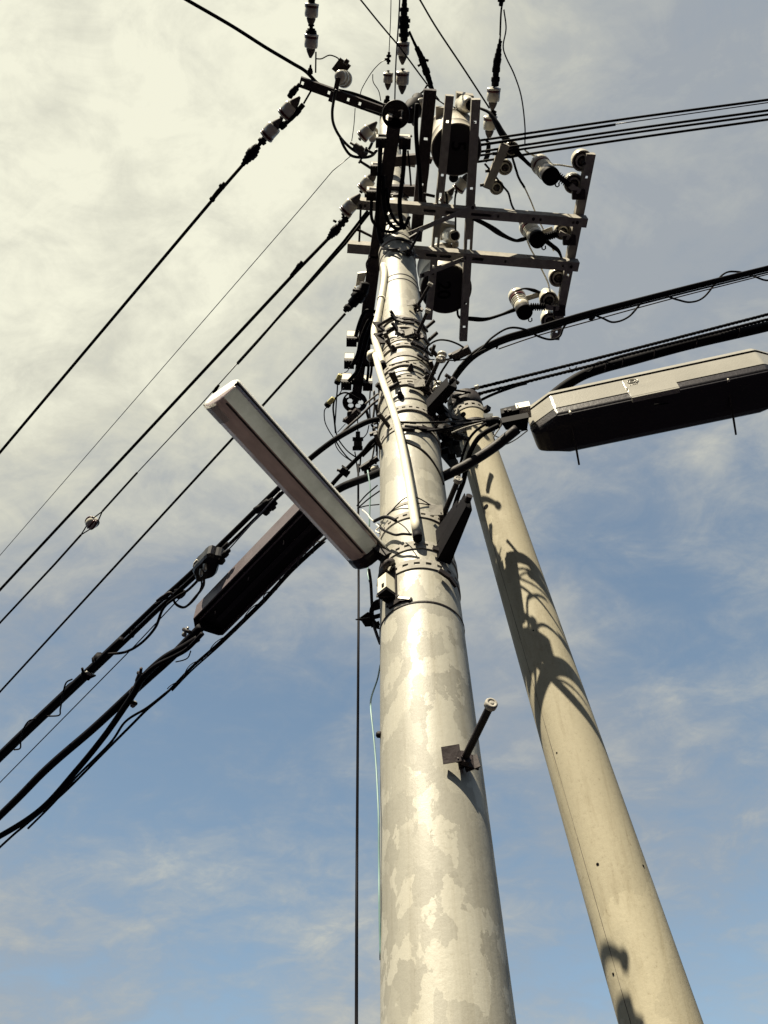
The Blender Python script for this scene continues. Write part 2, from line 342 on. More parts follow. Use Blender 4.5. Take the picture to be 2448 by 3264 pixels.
# clamp lugs: stacked tangential plates and the bolt rods between the ears of the two-bolt clamps
def lug(band, pts, w, t=.006, m='iron', off=.03):
    mb = MB(); Q = [S(x, y, off) for x, y in pts]
    for a, b in zip(Q, Q[1:]): mb.bar(a, b, t, w, (0,0,1))
    return part('lug', mb, m, band)
for bp_, pts in ((1012, ((1262, 1008), (1284, 1016), (1316, 1017))), (1012, ((1266, 1018), (1286, 1026), (1320, 1030))), (1043, ((1258, 1040), (1276, 1055), (1320, 1058))), (1043, ((1262, 1050), (1284, 1064), (1322, 1066))), (1352, ((1290, 1360), (1330, 1363), (1385, 1370))), (1100, ((1315, 1090), (1345, 1105))),
                 (742, ((1262, 762), (1290, 764), (1312, 772))), (790, ((1240, 795), (1290, 800), (1330, 815)))):
    lug(bands[bp_], pts, .02, .012, off=.02)
for bp_, (x0, y0, x1, y1) in ((1012, (1205, 1038, 1250, 1012)), (1043, (1205, 1072, 1256, 1044)), (1200, (1236, 1242, 1268, 1222)), (790, (1218, 792, 1265, 797)), (1352, (1260, 1365, 1320, 1372))):
    mb = MB(); mb.rod(S(x0, y0, .045), S(x1, y1, .045), .011, 8); part('rod', mb, 'iron', bands[bp_])
for bp_, (x0, y0, x1, y1) in ((1012, (1200, 1028, 1218, 1056)), (1043, (1202, 1064, 1222, 1095)), (1012, (1250, 1003, 1264, 1022)), (1043, (1256, 1034, 1270, 1055))):
    mb = MB(); mb.bar(S(x0, y0, .05), S(x1, y1, .015), .012, .05); part('ear', mb, 'iron', bands[bp_])
for bp_, pts, w_ in ((1012, ((1320, 1020), (1345, 1032), (1362, 1055)), .03), (1043, ((1322, 1060), (1350, 1075), (1368, 1096)), .03), (1078, ((1325, 1096), (1352, 1110), (1372, 1130)), .025), (1100, ((1352, 1130), (1370, 1150), (1380, 1170)), .03),
                     (1128, ((1330, 1130), (1362, 1150), (1382, 1175)), .02), (1160, ((1355, 1180), (1378, 1200), (1392, 1222)), .03), (1200, ((1372, 1228), (1388, 1245), (1402, 1268)), .03), (1221, ((1300, 1226), (1340, 1238), (1378, 1262)), .03), (1302, ((1362, 1310), (1384, 1322), (1398, 1340)), .02),
                     (596, ((1240, 600), (1266, 596), (1296, 604)), .03), (613, ((1236, 622), (1262, 616), (1300, 628)), .03), (705, ((1235, 712), (1262, 706), (1302, 722)), .02), (1738, ((1380, 1748), (1404, 1756), (1425, 1772)), .02), (1798, ((1400, 1818), (1432, 1840), (1455, 1870)), .025)):
    lug(bands[bp_], pts, w_, .012, off=.022)
for bp_, a in ((1160, (1384, 1190, 1372, 1150)), (1200, (1398, 1262, 1424, 1280)), (1221, (1392, 1255, 1388, 1215)), (1043, (1372, 1110, 1398, 1140)), (1302, (1400, 1330, 1420, 1310)), (1352, (1408, 1390, 1432, 1410)), (613, (1300, 620, 1322, 590)), (742, (1305, 760, 1330, 745)), (1078, (1240, 1090, 1226, 1060)), (1221, (1225, 1245, 1200, 1225))):
    stud(bands[bp_], *a, w=.022)
# thin tie band with a buckle
tb = ring_band(front_z(1918), .007, 0, .003, 'iron')
mb = MB(); a, b, c = S(1240, 1935, .004), S(1276, 1912, .006), S(1312, 1911, .004)
mb.bar(a, b, .012, .022); mb.bar(b, c, .01, .016); part('buckle', mb, 'iron', tb)
mb = MB(); mb.bar(S(1270, 1905, .012), S(1306, 1909, .010), .006, .010); part('tongue', mb, 'silver', tb)
# step bolts
def step_bolt(bx, by, hx, hy, s=1.0, plate=True):
    p = S(bx, by); q = H(hx, hy, p.z); d = (q-p).normalized(); ln = (q-p).length; n = nrm(p)
    mb = MB(); prof = []; k = int(ln/.008)
    for i in range(k): prof += [(i*ln/k, .0125*s), ((i+.5)*ln/k, .0105*s)]
    mb.lathe(p, d, prof, 10); o = part('step_bolt', mb, 'iron', pole)
    mb = MB(); mb.lathe(q-d*.010, d, [(0, .019*s), (.016, .0195*s), (.019, .0175*s), (.0195, .012*s), (.0175, .011*s), (.0175, .006*s), (.0195, .005*s)], 14); part('head', mb, 'steel', o)
    mb = MB(); mb.lathe(p+d*.028, d, [(0, .024*s), (.018, .024*s)], 6, False)
    t = n.cross(Vector((0,0,1)))
    if t.dot(RIGHT) > 0: t = -t     # towards the picture's left
    for sgn in (1, -1):             # V bracket
        a = p+t*.010*sgn*s; b = p+t*.040*sgn*s+n*.030+Vector((0,0,.006))
        mb.bar(a+n*.004, b+n*.012, .005, .05*s)
    mb.bar(p+t*.045*s+n*.028+Vector((0,0,.005)), p-t*.045*s+n*.028+Vector((0,0,.005)), .005, .05*s)
    part('nut_bracket', mb, 'steeldark', o)
    if plate:
        mb = MB(); mb.bar(p+t*.036*s+n*.052, p+t*.078*s+n*.012, .004, .055*s, Vector((0,0,1))+t*.45); part('hook_plate', mb, 'steel' if by < 2000 else 'steeldark', o)  # lowest plate takes the darker steel, its colour standing for shade
for a in ((1470, 2440, 1565, 2245, 1.0), (1405, 1662, 1460, 1530, 1.0), (1352, 1252, 1400, 1145, 1.0), (1322, 1082, 1364, 990, .95), (1322, 990, 1372, 906, .95), (1298, 815, 1343, 732, .9)): step_bolt(*a)
b_ = S(1213, 2342); mb = MB(); mb.lathe(b_-nrm(b_)*.01, nrm(b_), [(0, .012), (.02, .012), (.026, .006)], 10); part('bolt', mb, 'iron', pole)

# strut pole leaning behind
ST0 = D(2105, 3264, 3.0); ST1 = D(1480, 1285, 5.65)
sd_ = (ST1-ST0).normalized(); st_len = (ST1-ST0).length
low = ST0-sd_*(ST0.z/sd_.z); tot = (ST1-low).length
def SR(t): return .5*(.215+(tot-t)/55)
strut = root('strut_pole', 'slimmer yellowish concrete strut pole leaning in behind the thick pole, striped with shadows', 'utility pole', low)
mb = MB(); mb.lathe(low-sd_*.3, sd_, [(tot*i/30+(.3 if i else 0), SR(tot*i/30)) for i in range(31)], 80); part('shaft', mb, 'concrete', strut, loc=low)
mb = MB(); x = sd_.cross(Vector((0,-1,0))).normalized()
for i in range(60):                 # the casting seam, a raised hairline with chips
    u = (math.cos(R_(0)), 0); t0, t1 = tot*i/60, tot*(i+1)/60
    sidev = (-RIGHT*.86-Vector((0,1,0))*.5); sidev = (sidev-sd_*sidev.dot(sd_)).normalized()
    w_ = .0012+.0012*random.random()
    mb.bar(low+sd_*t0+sidev*(SR(t0)-.0005), low+sd_*t1+sidev*(SR(t1)-.0005), w_, w_*.9, sidev)
part('seam', mb, 'steeldark', strut)
def strut_ring(px, py, h, m='steel', holes=0):
    # nearest point of the strut axis to the ray
    r = ray(px, py).normalized(); w0 = CAM-low; a, b, c = 1, r.dot(sd_), 1; d, e = r.dot(w0), sd_.dot(w0); t = (e-b*d)/(1-b*b)
    c0 = low+sd_*t; R = SR(t); xx = sd_.cross(Vector((0,0,1))).normalized(); yy = sd_.cross(xx); mb = MB(); nn = 64
    rows = [-h/2, -h*.15, h*.15, h/2]
    def P(i, hh, o): an = 2*math.pi*i/nn; return c0+sd_*hh+(xx*math.cos(an)+yy*math.sin(an))*(R+o)
    for i in range(nn):
        for j in range(3):
            if holes and j == 1 and i % 4 < 2: continue
            A = [P(i, rows[j], .001), P(i+1, rows[j], .001), P(i+1, rows[j+1], .001), P(i, rows[j+1], .001)]; B = [P(i, rows[j], .005), P(i+1, rows[j], .005), P(i+1, rows[j+1], .005), P(i, rows[j+1], .005)]
            mb.add(A+B, [(0,1,2,3), (7,6,5,4), (0,1,5,4), (3,2,6,7), (0,3,7,4), (1,2,6,5)])
    return part('steel_band', mb, m, strut), c0, R
def strut_pt(px, py, off=0.0):
    r = ray(px, py).normalized(); w0 = CAM-low; b = r.dot(sd_); d, e = r.dot(w0), sd_.dot(w0); ta = (e-b*d)/(1-b*b); tr = (b*e-d)/(1-b*b)
    c0 = low+sd_*ta; q = CAM+r*tr; dist = (q-c0).length; R = SR(ta)+off; back = math.sqrt(max(0, R*R-dist*dist))/math.sqrt(max(1e-6, 1-b*b)); q = CAM+r*(tr-back); n = (q-low)-sd_*(q-low).dot(sd_); return q, n.normalized()
for (x, y, r_) in ((1549, 1616, .017), (1700, 2010, .004), (1775, 2400, .004), (1905, 2755, .006), (2050, 2760, .005), (1955, 3105, .005)):
    q, n = strut_pt(x, y); mb = MB(); mb.lathe(q-n*.01, n, [(0, r_), (.0115, r_)], 18); part('hole', mb, 'ink', strut)
sb1, c1_, r1_ = strut_ring(1500, 1330, .06, 'steel', 1)
mb = MB(); mb.bar(D(1515, 1330, 5.55), D(1558, 1300, 5.45), .033, .033); part('stud', mb, 'iron', sb1)
mb = MB(); mb.lathe(ST1-sd_*.16, sd_, [(0, SR(tot)+.004), (.17, SR(tot)+.004), (.18, SR(tot)*.8)], 40); part('cap', mb, 'iron', strut)  # dark cap added to stand for the shade over the strut top
sb2, c2_, r2_ = strut_ring(1507, 1385, .05, 'iron')
mb = MB(); q = D(1545, 1400, 5.4); mb.bar(q, D(1548, 1405, 5.4)-Vector((0,0,.08)), .03, .02, (0,1,0)); part('lug', mb, 'iron', sb2)
mb = MB(); mb.rod(D(1462, 1330, 5.45), D(1478, 1320, 5.35), .015); part('bolt', mb, 'iron', sb2)
# clamp that ties strut to pole
mb = MB(); zc = ST1.z-.12; a = Vector((AX, AY, zc)); b = c1_
jc = [S(1385, 1310, .05), D(1440, 1300, 4.75), D(1470, 1330, 4.72)]
cl_ = root('strut_clamp', 'dark iron clamp bolting the leaning strut to the thick pole', 'clamp', jc[1])
for k in range(3):
    mb = MB(); o = Vector((0, 0, -.07*k)); mb.bar(S(1390, 1350, .0)+o, D(1478, 1330, 5.5)+o, .03, .035); part('strap', mb, 'iron', cl_)
mb = MB()
for k in range(4): mb.lathe(D(1400+k*18, 1365+k*9, 4.45), (RIGHT*.8-UP*.2-FWD*.5), [(0, .022), (.03, .022), (.032, .012), (.07, .012)], 8, False)
part('bolt', mb, 'iron', cl_)

for (p, q, w) in (((1408, 1385), (1450, 1400), .05), ((1425, 1400), (1455, 1440), .06), ((1405, 1420), (1440, 1425), .04), ((1415, 1440), (1448, 1480), .05), ((1440, 1455), (1452, 1500), .04), ((1410, 1330), (1470, 1345), .05), ((1440, 1360), (1480, 1352), .05), ((1400, 1300), (1440, 1340), .05), ((1456, 1410), (1462, 1450), .03)):
    mb = MB(); mb.bar(D(*p, 4.55), D(*q, 4.75), w, .03); part('plate', mb, 'black', cl_)
# black U-shaped cover arms on the pole's right flank
def cover_arm(b0, b1, t0, t1, z, label, thick=.03):
    rt = root('cover_arm', label, 'bracket', H(*b0, z)); q = [H(*b0, z), H(*b1, z), H(*t1, z), H(*t0, z)]
    mb = MB(); up = Vector((0,0,.09)); e = .004; qq = q
    mb.hexa(q, (0,0,e)); part('face_plate', mb, 'black', rt)
    mb = MB(); sd = (q[1]-q[0]).normalized()*e
    mb.hexa([q[0], q[0]+sd, q[3]+sd, q[3]], up); mb.hexa([q[1]-sd, q[1], q[2], q[2]-sd], up); part('side_plate', mb, 'black', rt)
    mb = MB(); mb.rod(q[3].lerp(q[2], .3)+Vector((0,0,.04)), q[3].lerp(q[2], .3)+Vector((0,0,.04))+(q[2]-q[1]).normalized()*.03, .014, 8); part('bolt', mb, 'iron', rt)
zc1 = S(1400, 1790).z; zc2 = S(1362, 1325).z
cover_arm((1394, 1785), (1435, 1801), (1486, 1614), (1505, 1626), zc1, 'black folded steel arm low on the right flank of the thick pole')
cover_arm((1392, 1733), (1404, 1748), (1462, 1634), (1473, 1640), zc1+.10, 'narrow black steel arm half hidden behind the lower folded arm')
cover_arm((1361, 1301), (1366, 1340), (1430, 1226), (1457, 1238), zc2, 'black folded steel arm high on the pole, under the curving cables at right')

# white conduit in two lengths
cr_ = root('conduit', 'cream white plastic conduit slanting down the face of the thick pole', 'conduit', S(1330, 1700))
q = [S(1197, 1132, .05), S(1215, 1200, .06), S(1262, 1340, .06), S(1296, 1500, .045), S(1330, 1705, .03)]
mb = MB(); mb.tube(crom(q, 6), .0195, 14); part('pipe', mb, 'cream', cr_)
mb = MB(); e = q[-1]; mb.rod(e+Vector((0,0,.004)), e+Vector((0,0,-.03)), .021, 14, .019); part('end_cap', mb, 'black', cr_)
mb = MB(); z = front_z(1590)
p0, p1, p2 = S(1235, 1640, .003), S(1308, 1582, .035), S(1402, 1628, .003)
mb.tube(crom([p0, p1, p2], 8), .003, 5); part('tie', mb, 'steeldark', cr_)
cr2 = root('conduit', 'cream white flexible tube bending round the left edge of the pole top', 'conduit', S(1205, 1000))
q = [S(1222, 845, .02), S(1226, 880, .02), S(1217, 945, .02), S(1204, 1010, .03), S(1194, 1048, .05), S(1196, 1085, .05), S(1212, 1138, .03), S(1218, 1160, .02)]
mb = MB(); mb.tube(crom(q, 6), .0225, 12); part('pipe', mb, 'cream', cr2)
mb = MB(); mb.rod(q[2]+(q[3]-q[2])*.1, q[2]+(q[3]-q[2])*.16, .027, 12); part('coupling', mb, 'cream', cr2)
mb = MB(); mb.rod(q[-1], q[-1]+(q[-1]-q[-2]).normalized()*.04, .024, 12); part('end_cap', mb, 'black', cr2)
# ------------------------------------------------------------------ steelwork
ZP = 9.0; ZT = 13.3; ZB = 8.55
def ubeam(name, a, b, w, h, label=None, cat='crossarm', slots=(), m='steel', group=None, parent=None, lip=.010, closed=False):
    """U channel seen from below: pierced web underneath, two flanges; a, b are 3D centre points of the web"""
    a, b = Vector(a), Vector(b); d = (b-a); ln = d.length; d.normalize(); u = Vector((0,0,1)); u = (u-d*u.dot(d)).normalized(); sd = d.cross(u); t = .005; mb = MB()
    ys = [-w/2, -w*.16, w*.16, w/2]; cuts = sorted(set([0, ln]+[x for s in slots for x in (s[0]*ln-s[1]/2, s[0]*ln+s[1]/2)]))
    for x0, x1 in zip(cuts, cuts[1:]):
        hole = any(abs((x0+x1)/2-s[0]*ln) < s[1]/2 for s in slots)
        for j in range(3):
            if hole and j == 1: continue
            q = [a+d*x0+sd*ys[j], a+d*x1+sd*ys[j], a+d*x1+sd*ys[j+1], a+d*x0+sd*ys[j+1]]; qq = [p+u*t for p in q]
            mb.add(q+qq, [(3,2,1,0), (4,5,6,7)]+([(0,1,5,4), (3,2,6,7)] if hole else [])+([(1,2,6,5), (0,3,7,4)] if j == 1 else []))
    for sg in (-1, 1):
        c0 = a+sd*sg*(w/2-t/2)+u*(h/2+t*.5); c1 = b+sd*sg*(w/2-t/2)+u*(h/2+t*.5); mb.bar(c0, c1, t, h)
        mb.bar(a+sd*sg*(w/2-lip/2-t)+u*(h-t), b+sd*sg*(w/2-lip/2-t)+u*(h-t), lip, t*.9)
    if closed: mb.bar(a+u*(h-t*1.6), b+u*(h-t*1.6), w-2*t-.001, t)
    mb.hexa([a-sd*(w/2-t), a+sd*(w/2-t), a+sd*(w/2-t)+d*t, a-sd*(w/2-t)+d*t], u*h)
    mb.hexa([b-sd*(w/2-t), b+sd*(w/2-t), b+sd*(w/2-t)-d*t, b-sd*(w/2-t)-d*t], u*h)
    if parent: return part(name, mb, m, parent), d, sd, ln
    rt = root(name, label, cat, a, group); part('channel', mb, m, rt)
    return rt, d, sd, ln
def nutbolt(parent, p, ax=(0,0,-1), r=.014, l=.03, m='iron'):
    mb = MB(); mb.lathe(Vector(p)-Vector(ax).normalized()*.004, ax, [(0, r), (l*.5, r), (l*.52, r*.55), (l, r*.55)], 6, False); return part('bolt', mb, m, parent)
GA = 'crossarms of the transformer platform'; GR = 'rails under the transformers'
def sl(*xs, w=.05): return [(x, w) for x in xs]
a1, d1, s1, l1 = ubeam('crossarm', H(1118, 652, ZP), H(1872, 712, ZP), .076, .10, 'upper of the two long steel crossarms crossing the pole', slots=sl(.33, .43, .53, .565, w=.10)+sl(.06, .40, .62, .80, .94, w=.018), group=GA, closed=True)
a2, d2, s2, l2 = ubeam('crossarm', H(1107, 792, ZP), H(1845, 852, ZP), .082, .10, 'lower and shorter of the two long steel crossarms, just over the transformer marked 20', slots=sl(.36, .42, .56, w=.10)+sl(.50, .68, .93, w=.018), group=GA, closed=True)
for (rt, y) in ((a1, (1150, 655)), (a1, (1700, 698)), (a1, (1840, 709)), (a2, (1320, 808)), (a2, (1480, 822)), (a2, (1820, 850))): nutbolt(rt, H(y[0], y[1], ZP-.001))
ubeam('rail', H(1518, 318, ZP+.11), H(1477, 1088, ZP+.11), .072, .07, 'rightmost of the three long rails, hanging past the bottom of the transformer marked 20', 'rail', slots=sl(.43, .56, .61, w=.09)+sl(.08, .33, .82, .93, w=.02), group=GR)
ubeam('rail', H(1434, 306, ZP+.11), H(1366, 1020, ZP+.11), .066, .07, 'middle of the three long rails, running under both transformers', 'rail', slots=sl(.42, .62, .75, w=.09)+sl(.1, .32, w=.02), group=GR)
ubeam('rail', H(1372, 288, ZP+.17), H(1326, 770, ZP+.17), .10, .07, 'widest and leftmost of the three long rails, beside the pole', 'rail', slots=sl(.3, .6, w=.02), m='steeldark', group=GR)
b4 = ubeam('insulator_arm', H(1612, 462, 9.5), H(1553, 602, 9.5), .075, .06, 'short steel arm with three ringed insulators, sloping between the rails and the fuses', 'crossarm')
for p in ((1600, 490, 'l'), (1577, 545, 'l'), (1560, 590, 'l')):
    c = H(p[0]-12, p[1], 9.53); mb = MB(); mb.rod(c, c-RIGHT*.05, .014, 8); part('bolt', mb, 'iron', b4[0])
b5 = ubeam('insulator_arm', H(1885, 492, ZP+.11), H(1770, 1084, ZP+.11), .076, .07, 'long steel arm carrying fuses and insulators at the right end of the platform', 'crossarm', slots=sl(.11, .32, .62, .95, w=.02))
for (x, y) in ((1838, 620), (1808, 765), (1776, 990)):
    c = H(x+6, y, ZP+.09); mb = MB(); mb.box(c, RIGHT*.055, (H(x, y+20, ZP)-H(x, y, ZP))*.75, Vector((0,0,.02))); part('clamp_plate', mb, 'steeldark', b5[0]); nutbolt(b5[0], c-Vector((0,0,.02)), r=.018)
def brace(p, q, z0, z1, label, w=.036):
    a, b = H(*p, z0), H(*q, z1); rt = root('brace', label, 'brace', a); mb = MB(); mb.bar(a, b, w, .005); part('web', mb, 'steel', rt)
    d = (b-a).normalized(); u = Vector((0,0,1)); sdv = d.cross(u).normalized(); mb = MB(); mb.bar(a-sdv*w/2+u*.016, b-sdv*w/2+u*.016, .005, .034, u); part('flange', mb, 'steel', rt); nutbolt(rt, b-d*.03); nutbolt(rt, a+d*.03); return rt
brace((1301, 746), (1516, 657), ZP-.35, ZP-.03, 'thin slanting steel brace under the upper long crossarm')
brace((1339, 880), (1481, 824), ZP-.30, ZP-.03, 'thin slanting steel brace over the painted 20')
for (p, q, z, lb) in (((1150, 660), (1145, 770), ZP+.02, 'thin steel rod joining the left ends of the two long crossarms'), ((1141, 732), (1192, 757), ZP-.03, 'short steel stay between the left rod and the dark hanging channel')):
    rt = root('tie_rod', lb, 'rod', H(*p, z)); mb = MB(); mb.bar(H(*p, z), H(*q, z), .018, .018); part('rod', mb, 'steeldark', rt); nutbolt(rt, H(*p, z-.01))
# long channel left of the pole, with a pierced disc plate at each end
lc = root('cable_rack', 'long dark steel channel left of the pole with a pierced round plate at each end', 'cable rack', H(1262, 372, ZB))
ubeam('channel', H(1260, 375, ZB), H(1196, 820, ZB), .10, .05, parent=lc, m='steeldark'); ubeam('channel', H(1194, 822, ZB-.01), H(1152, 1160, ZB-.01), .105, .05, parent=lc, m='steeldark')
ubeam('channel', H(1152, 1150, ZB+.02), H(1136, 1262, ZB+.02), .085, .05, parent=lc, m='steeldark')
def disc(cx, cy, z, rpx, parent, holes, hr=.016, m='iron', squash=1.0):
    """flat round plate with real holes, made as a grid of small cells"""
    c = H(cx, cy, z); R = rpx*depth(c)/FPX; mb = MB(); n = 44; t = .008; hs = [H(x, y, z) for x, y in holes]
    cell = 2*R/n
    for i in range(n):
        for j in range(n):
            x, y = -R+(i+.5)*cell, -R+(j+.5)*cell; p = c+Vector((x, y, 0))
            if x*x+y*y > R*R or any((p-h).length < hr*1.2 for h in hs): continue
            mb.add([p+Vector((sx*cell*.5, sy*cell*.5, sz)) for sz in (0, t) for sx, sy in ((-1,-1), (1,-1), (1,1), (-1,1))], [(3,2,1,0), (4,5,6,7)])
    mbr = MB(); k = 40; ring = [c+Vector((R*math.cos(2*math.pi*i/k), R*math.sin(2*math.pi*i/k), t/2)) for i in range(k+1)]; mbr.tube(ring, .008, 6)
    for s in (mbr,): mb.add(s.v, s.f, True)
    return part('disc_plate', mb, m, parent)
disc(1262, 366, ZB, 41, lc, ((1248, 357), (1277, 360), (1240, 375), (1284, 378)), .020)
disc(1131, 1283, ZB+.02, 37, lc, ((1115, 1278), (1118, 1293), (1141, 1294), (1150, 1283), (1104, 1262)), .020)
# top crossarm and the pole-head bars
tcx = ubeam('crossarm', H(955, 262, ZT), H(1262, 372, ZT), .115, .09, 'dark topmost crossarm reaching left from the pole head to the dead-end insulators', m='steeldark', slots=sl(.03, .3, .5, .62, w=.03))
mb = MB(); q = [H(1262, 372, ZT-.1), H(1262, 372, ZT+.2)]; mb.rod(q[0], q[1], .13, 20); part('pole_strap', mb, 'iron', tcx[0])
ubeam('crossarm_stub', H(1063, 292, ZT-.05), H(1053, 325, ZT-.05), .06, .05, parent=tcx[0], m='steeldark')
ubeam('crossarm', H(1235, 610, 9.7), H(1352, 612, 9.7), .09, .07, 'short dark crossarm hugging the pole above the long crossarms', m='steeldark')
ubeam('crossarm', H(1222, 520, 10.3), H(1372, 505, 10.3), .09, .07, 'short dark crossarm behind the hanging channel near the pole head', m='steeldark')
for i, (x, y, z, w) in enumerate(((1292, 405, 11.6, 30), (1303, 470, 11.0, 40), (1296, 548, 10.5, 34))):
    pass

# ------------------------------------------------------------------ transformers
def text_mesh(txt, size, depth_, origin, right, up, m, parent, name):
    cu = bpy.data.curves.new(name, 'FONT'); cu.body = txt; cu.size = size; cu.extrude = depth_; cu.align_x = 'CENTER'; cu.align_y = 'CENTER'; cu.offset = size*.015
    o = bpy.data.objects.new('tmp', cu); COL.objects.link(o); dg = bpy.context.evaluated_depsgraph_get(); me = bpy.data.meshes.new_from_object(o.evaluated_get(dg)); bpy.data.objects.remove(o)
    r, u = Vector(right).normalized(), Vector(up).normalized(); u = (u-r*u.dot(r)).normalized(); nn = r.cross(u)
    mx = Matrix((r, u, nn)).transposed(); base = gloc(parent); org = Vector(origin)
    for v in me.vertices: v.co = mx @ v.co
    me.name = name; me.materials.clear(); me.materials.append(M[m])
    ob = bpy.data.objects.new(name, me); COL.objects.link(ob); ob.parent = parent; ob.location = org-base; return ob
def transformer(cx, cy, rpx, txt, tx, ty, tsize, label, pocket, ears):
    z0 = ZP+.165; c = H(cx, cy, z0); R = rpx*depth(c)/FPX; hgt = .58
    rt = root('pole_transformer', label, 'transformer', c, 'transformers on the platform')
    mb = MB(); mb.lathe(c+Vector((0,0,.0)), (0,0,1), [(0, R), (.015, R), (.02, R*.99), (hgt*.3, R*.99), (hgt*.31, R*1.012), (hgt*.33, R*1.012), (hgt*.34, R*.99), (hgt*.9, R*.99), (hgt*.91, R*1.03), (hgt*.96, R*1.03), (hgt*.965, R*.97), (hgt*1.03, R*.7), (hgt*1.06, R*.2)], 48)
    part('tank', mb, 'tank', rt)
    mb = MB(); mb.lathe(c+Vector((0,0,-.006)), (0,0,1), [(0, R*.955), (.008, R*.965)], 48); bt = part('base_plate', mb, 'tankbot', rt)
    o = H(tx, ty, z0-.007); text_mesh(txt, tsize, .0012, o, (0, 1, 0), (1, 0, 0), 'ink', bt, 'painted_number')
    for (x0, y0, z_, x1, y1, z1_, r0) in pocket:
        a, b = H(x0, y0, z_), H(x1, y1, z1_); d = (b-a).normalized(); ln = (b-a).length; mb = MB()
        mb.lathe(a, d, [(-.02, r0*1.0), (ln*.1, r0*1.0), (ln*.3, r0*.92), (ln*.32, r0*.98), (ln*.5, r0*.84), (ln*.52, r0*.9), (ln, r0*.68)], 24); bu = part('bushing', mb, 'porcelain', rt)
        mb = MB(); mb.lathe(a+d*(ln+.001), d, [(0, r0*.56), (.012, r0*.5), (.02, r0*.3)], 20); part('terminal', mb, 'black', bu)
    for (x, y, z_, hx, hy, hz) in ears:
        mb = MB(); mb.hexa([H(x, y, z_)+Vector(v) for v in ((-hx, -hy, 0), (hx, -hy*.7, 0), (hx, hy*.7, 0), (-hx, hy, 0))], (0, 0, hz)); part('pocket', mb, 'tank', rt)
    return rt, c, R
T5 = transformer(1455, 478, 80, '5', 1460, 466, .17, 'round transformer with a black 5 painted under it, between the rails',
    [(1478, 332, 9.72, 1500, 335, 9.45, .075)], [(1482, 330, 9.73, .075, .085, .10), (1408, 360, 9.6, .05, .05, .05)])
T20 = transformer(1422, 922, 82, '20', 1413, 925, .17, 'lower round transformer with a black 20 painted under it, to the right of the pole',
    [(1432, 750, 9.74, 1450, 752, 9.52, .072)], [(1428, 738, 9.76, .07, .085, .11), (1452, 780, 9.65, .03, .03, .05)])
mb = MB()
for (tr, c, R) in (T5, T20):
    mb = MB(); mb.bar(c+Vector((-R*.9, R*.75, .3)), c+Vector((-R*1.5, R*.5, .3)), .04, .08); part('hanger', mb, 'steeldark', tr)
    mb = MB(); q = c+Vector((R*.25, -R*1.0, .50)); mb.rod(q, q+Vector((.0, -.05, .03)), .018, 10); part('lug', mb, 'tank', tr)

# ------------------------------------------------------------------ insulators
GI = 'white tension insulators with a maroon band'
def tension(cx, cy, z, ax_px, w, label, flip=False, small=False, drop=None):
    """stub insulator: axis points to the line side (towards pixel offset ax_px at the same height)"""
    c = H(cx, cy, z); e = H(cx+ax_px[0], cy+ax_px[1], z if drop is None else z+drop); d = (e-c).normalized(); r = wr(c, w); k = r/.075
    rt = root('tension_insulator', label, 'insulator', c, GI)
    h = .155*k
    # keep the picture length: the axis is foreshortened
    pl = (c+d*.1); f = ((math.hypot(1224+FPX*(pl-CAM).dot(RIGHT)/depth(pl)-cx, 1632-FPX*(pl-CAM).dot(UP)/depth(pl)-cy))*depth(c)/FPX)/.1
    s = min(1.5, 1/max(f, .45))
    L_ = .155*k*s
    mb = MB(); mb.lathe(c, d, [(-.5*L_, r*.72), (-.46*L_, r*.93), (-.3*L_, r*.99), (.22*L_, r*.97)], 28); part('shell', mb, 'porcelain', rt)
    mb = MB(); mb.lathe(c, d, [(.22*L_, r*1.0), (.38*L_, r*1.0)], 28); part('band', mb, 'maroon', rt)
    mb = MB(); mb.lathe(c, d, [(.38*L_, r*1.04), (.46*L_, r*1.05), (.5*L_, r*.98), (.54*L_, r*.6)], 28); sh = part('flange', mb, 'porcelain', rt)
    mb = MB(); mb.lathe(c, -d, [(.5*L_, r*.62), (.6*L_, r*.66), (.8*L_, r*.55), (1.02*L_, r*.34), (1.06*L_, r*.30), (1.2*L_, r*.16)], 18); part('socket', mb, 'cap', rt)
    mb = MB(); mb.rod(c+d*.52*L_, c+d*.75*L_, r*.14, 8); mb.lathe(c+d*.62*L_, d, [(0, r*.3), (.1*L_, r*.3)], 8, False); part('pin', mb, 'iron', rt)
    return rt, c, d, r
LN = (0, -60)
tension(993, 33, ZT, (2, -40), 44, 'banded white insulator at the very top edge, upper one of the leftmost vertical string')
tension(992, 131, ZT, (2, -40), 44, 'banded white insulator, lower one of the leftmost vertical string above the top crossarm')
tension(918, 352, ZT, (-35, 40), 46, 'banded white insulator just below the top crossarm end, nearer the arm in the slanting string')
tension(862, 419, ZT, (-35, 40), 46, 'banded white insulator in the slanting string next to the black dead-end clamp')
tension(1284, 155, ZT, (1, -40), 42, 'banded white insulator right under the black clamp above the pole head')
tension(1283, 249, ZT, (1, -40), 42, 'banded white insulator above the pierced disc plate, lower one of the middle string')
tension(1237, 248, ZT, (1, -40), 32, 'smallest banded insulator, hanging alone left of the middle string')
tension(1573, 302, 10.2, (3, -40), 43, 'banded white insulator right of the upper transformer, upper one of the right string')
tension(1562, 392, 10.2, (3, -40), 43, 'banded white insulator crossed by the heavy sloping lead, lower one of the right string')
tension(1166, 424, 12.0, (-30, 30), 40, 'banded white insulator left of the hanging channel, beside the curved white cable termination')
tension(1168, 588, 9.6, (-30, 40), 42, 'banded white insulator just above the left end of the upper long crossarm')
tension(1113, 661, ZP+.02, (-30, 36), 44, 'banded white insulator fixed to the left tip of the upper long crossarm')
tension(1470, 590, ZP+.5, (-22, 30), 40, 'banded white insulator seen between the two right rails below the upper transformer')
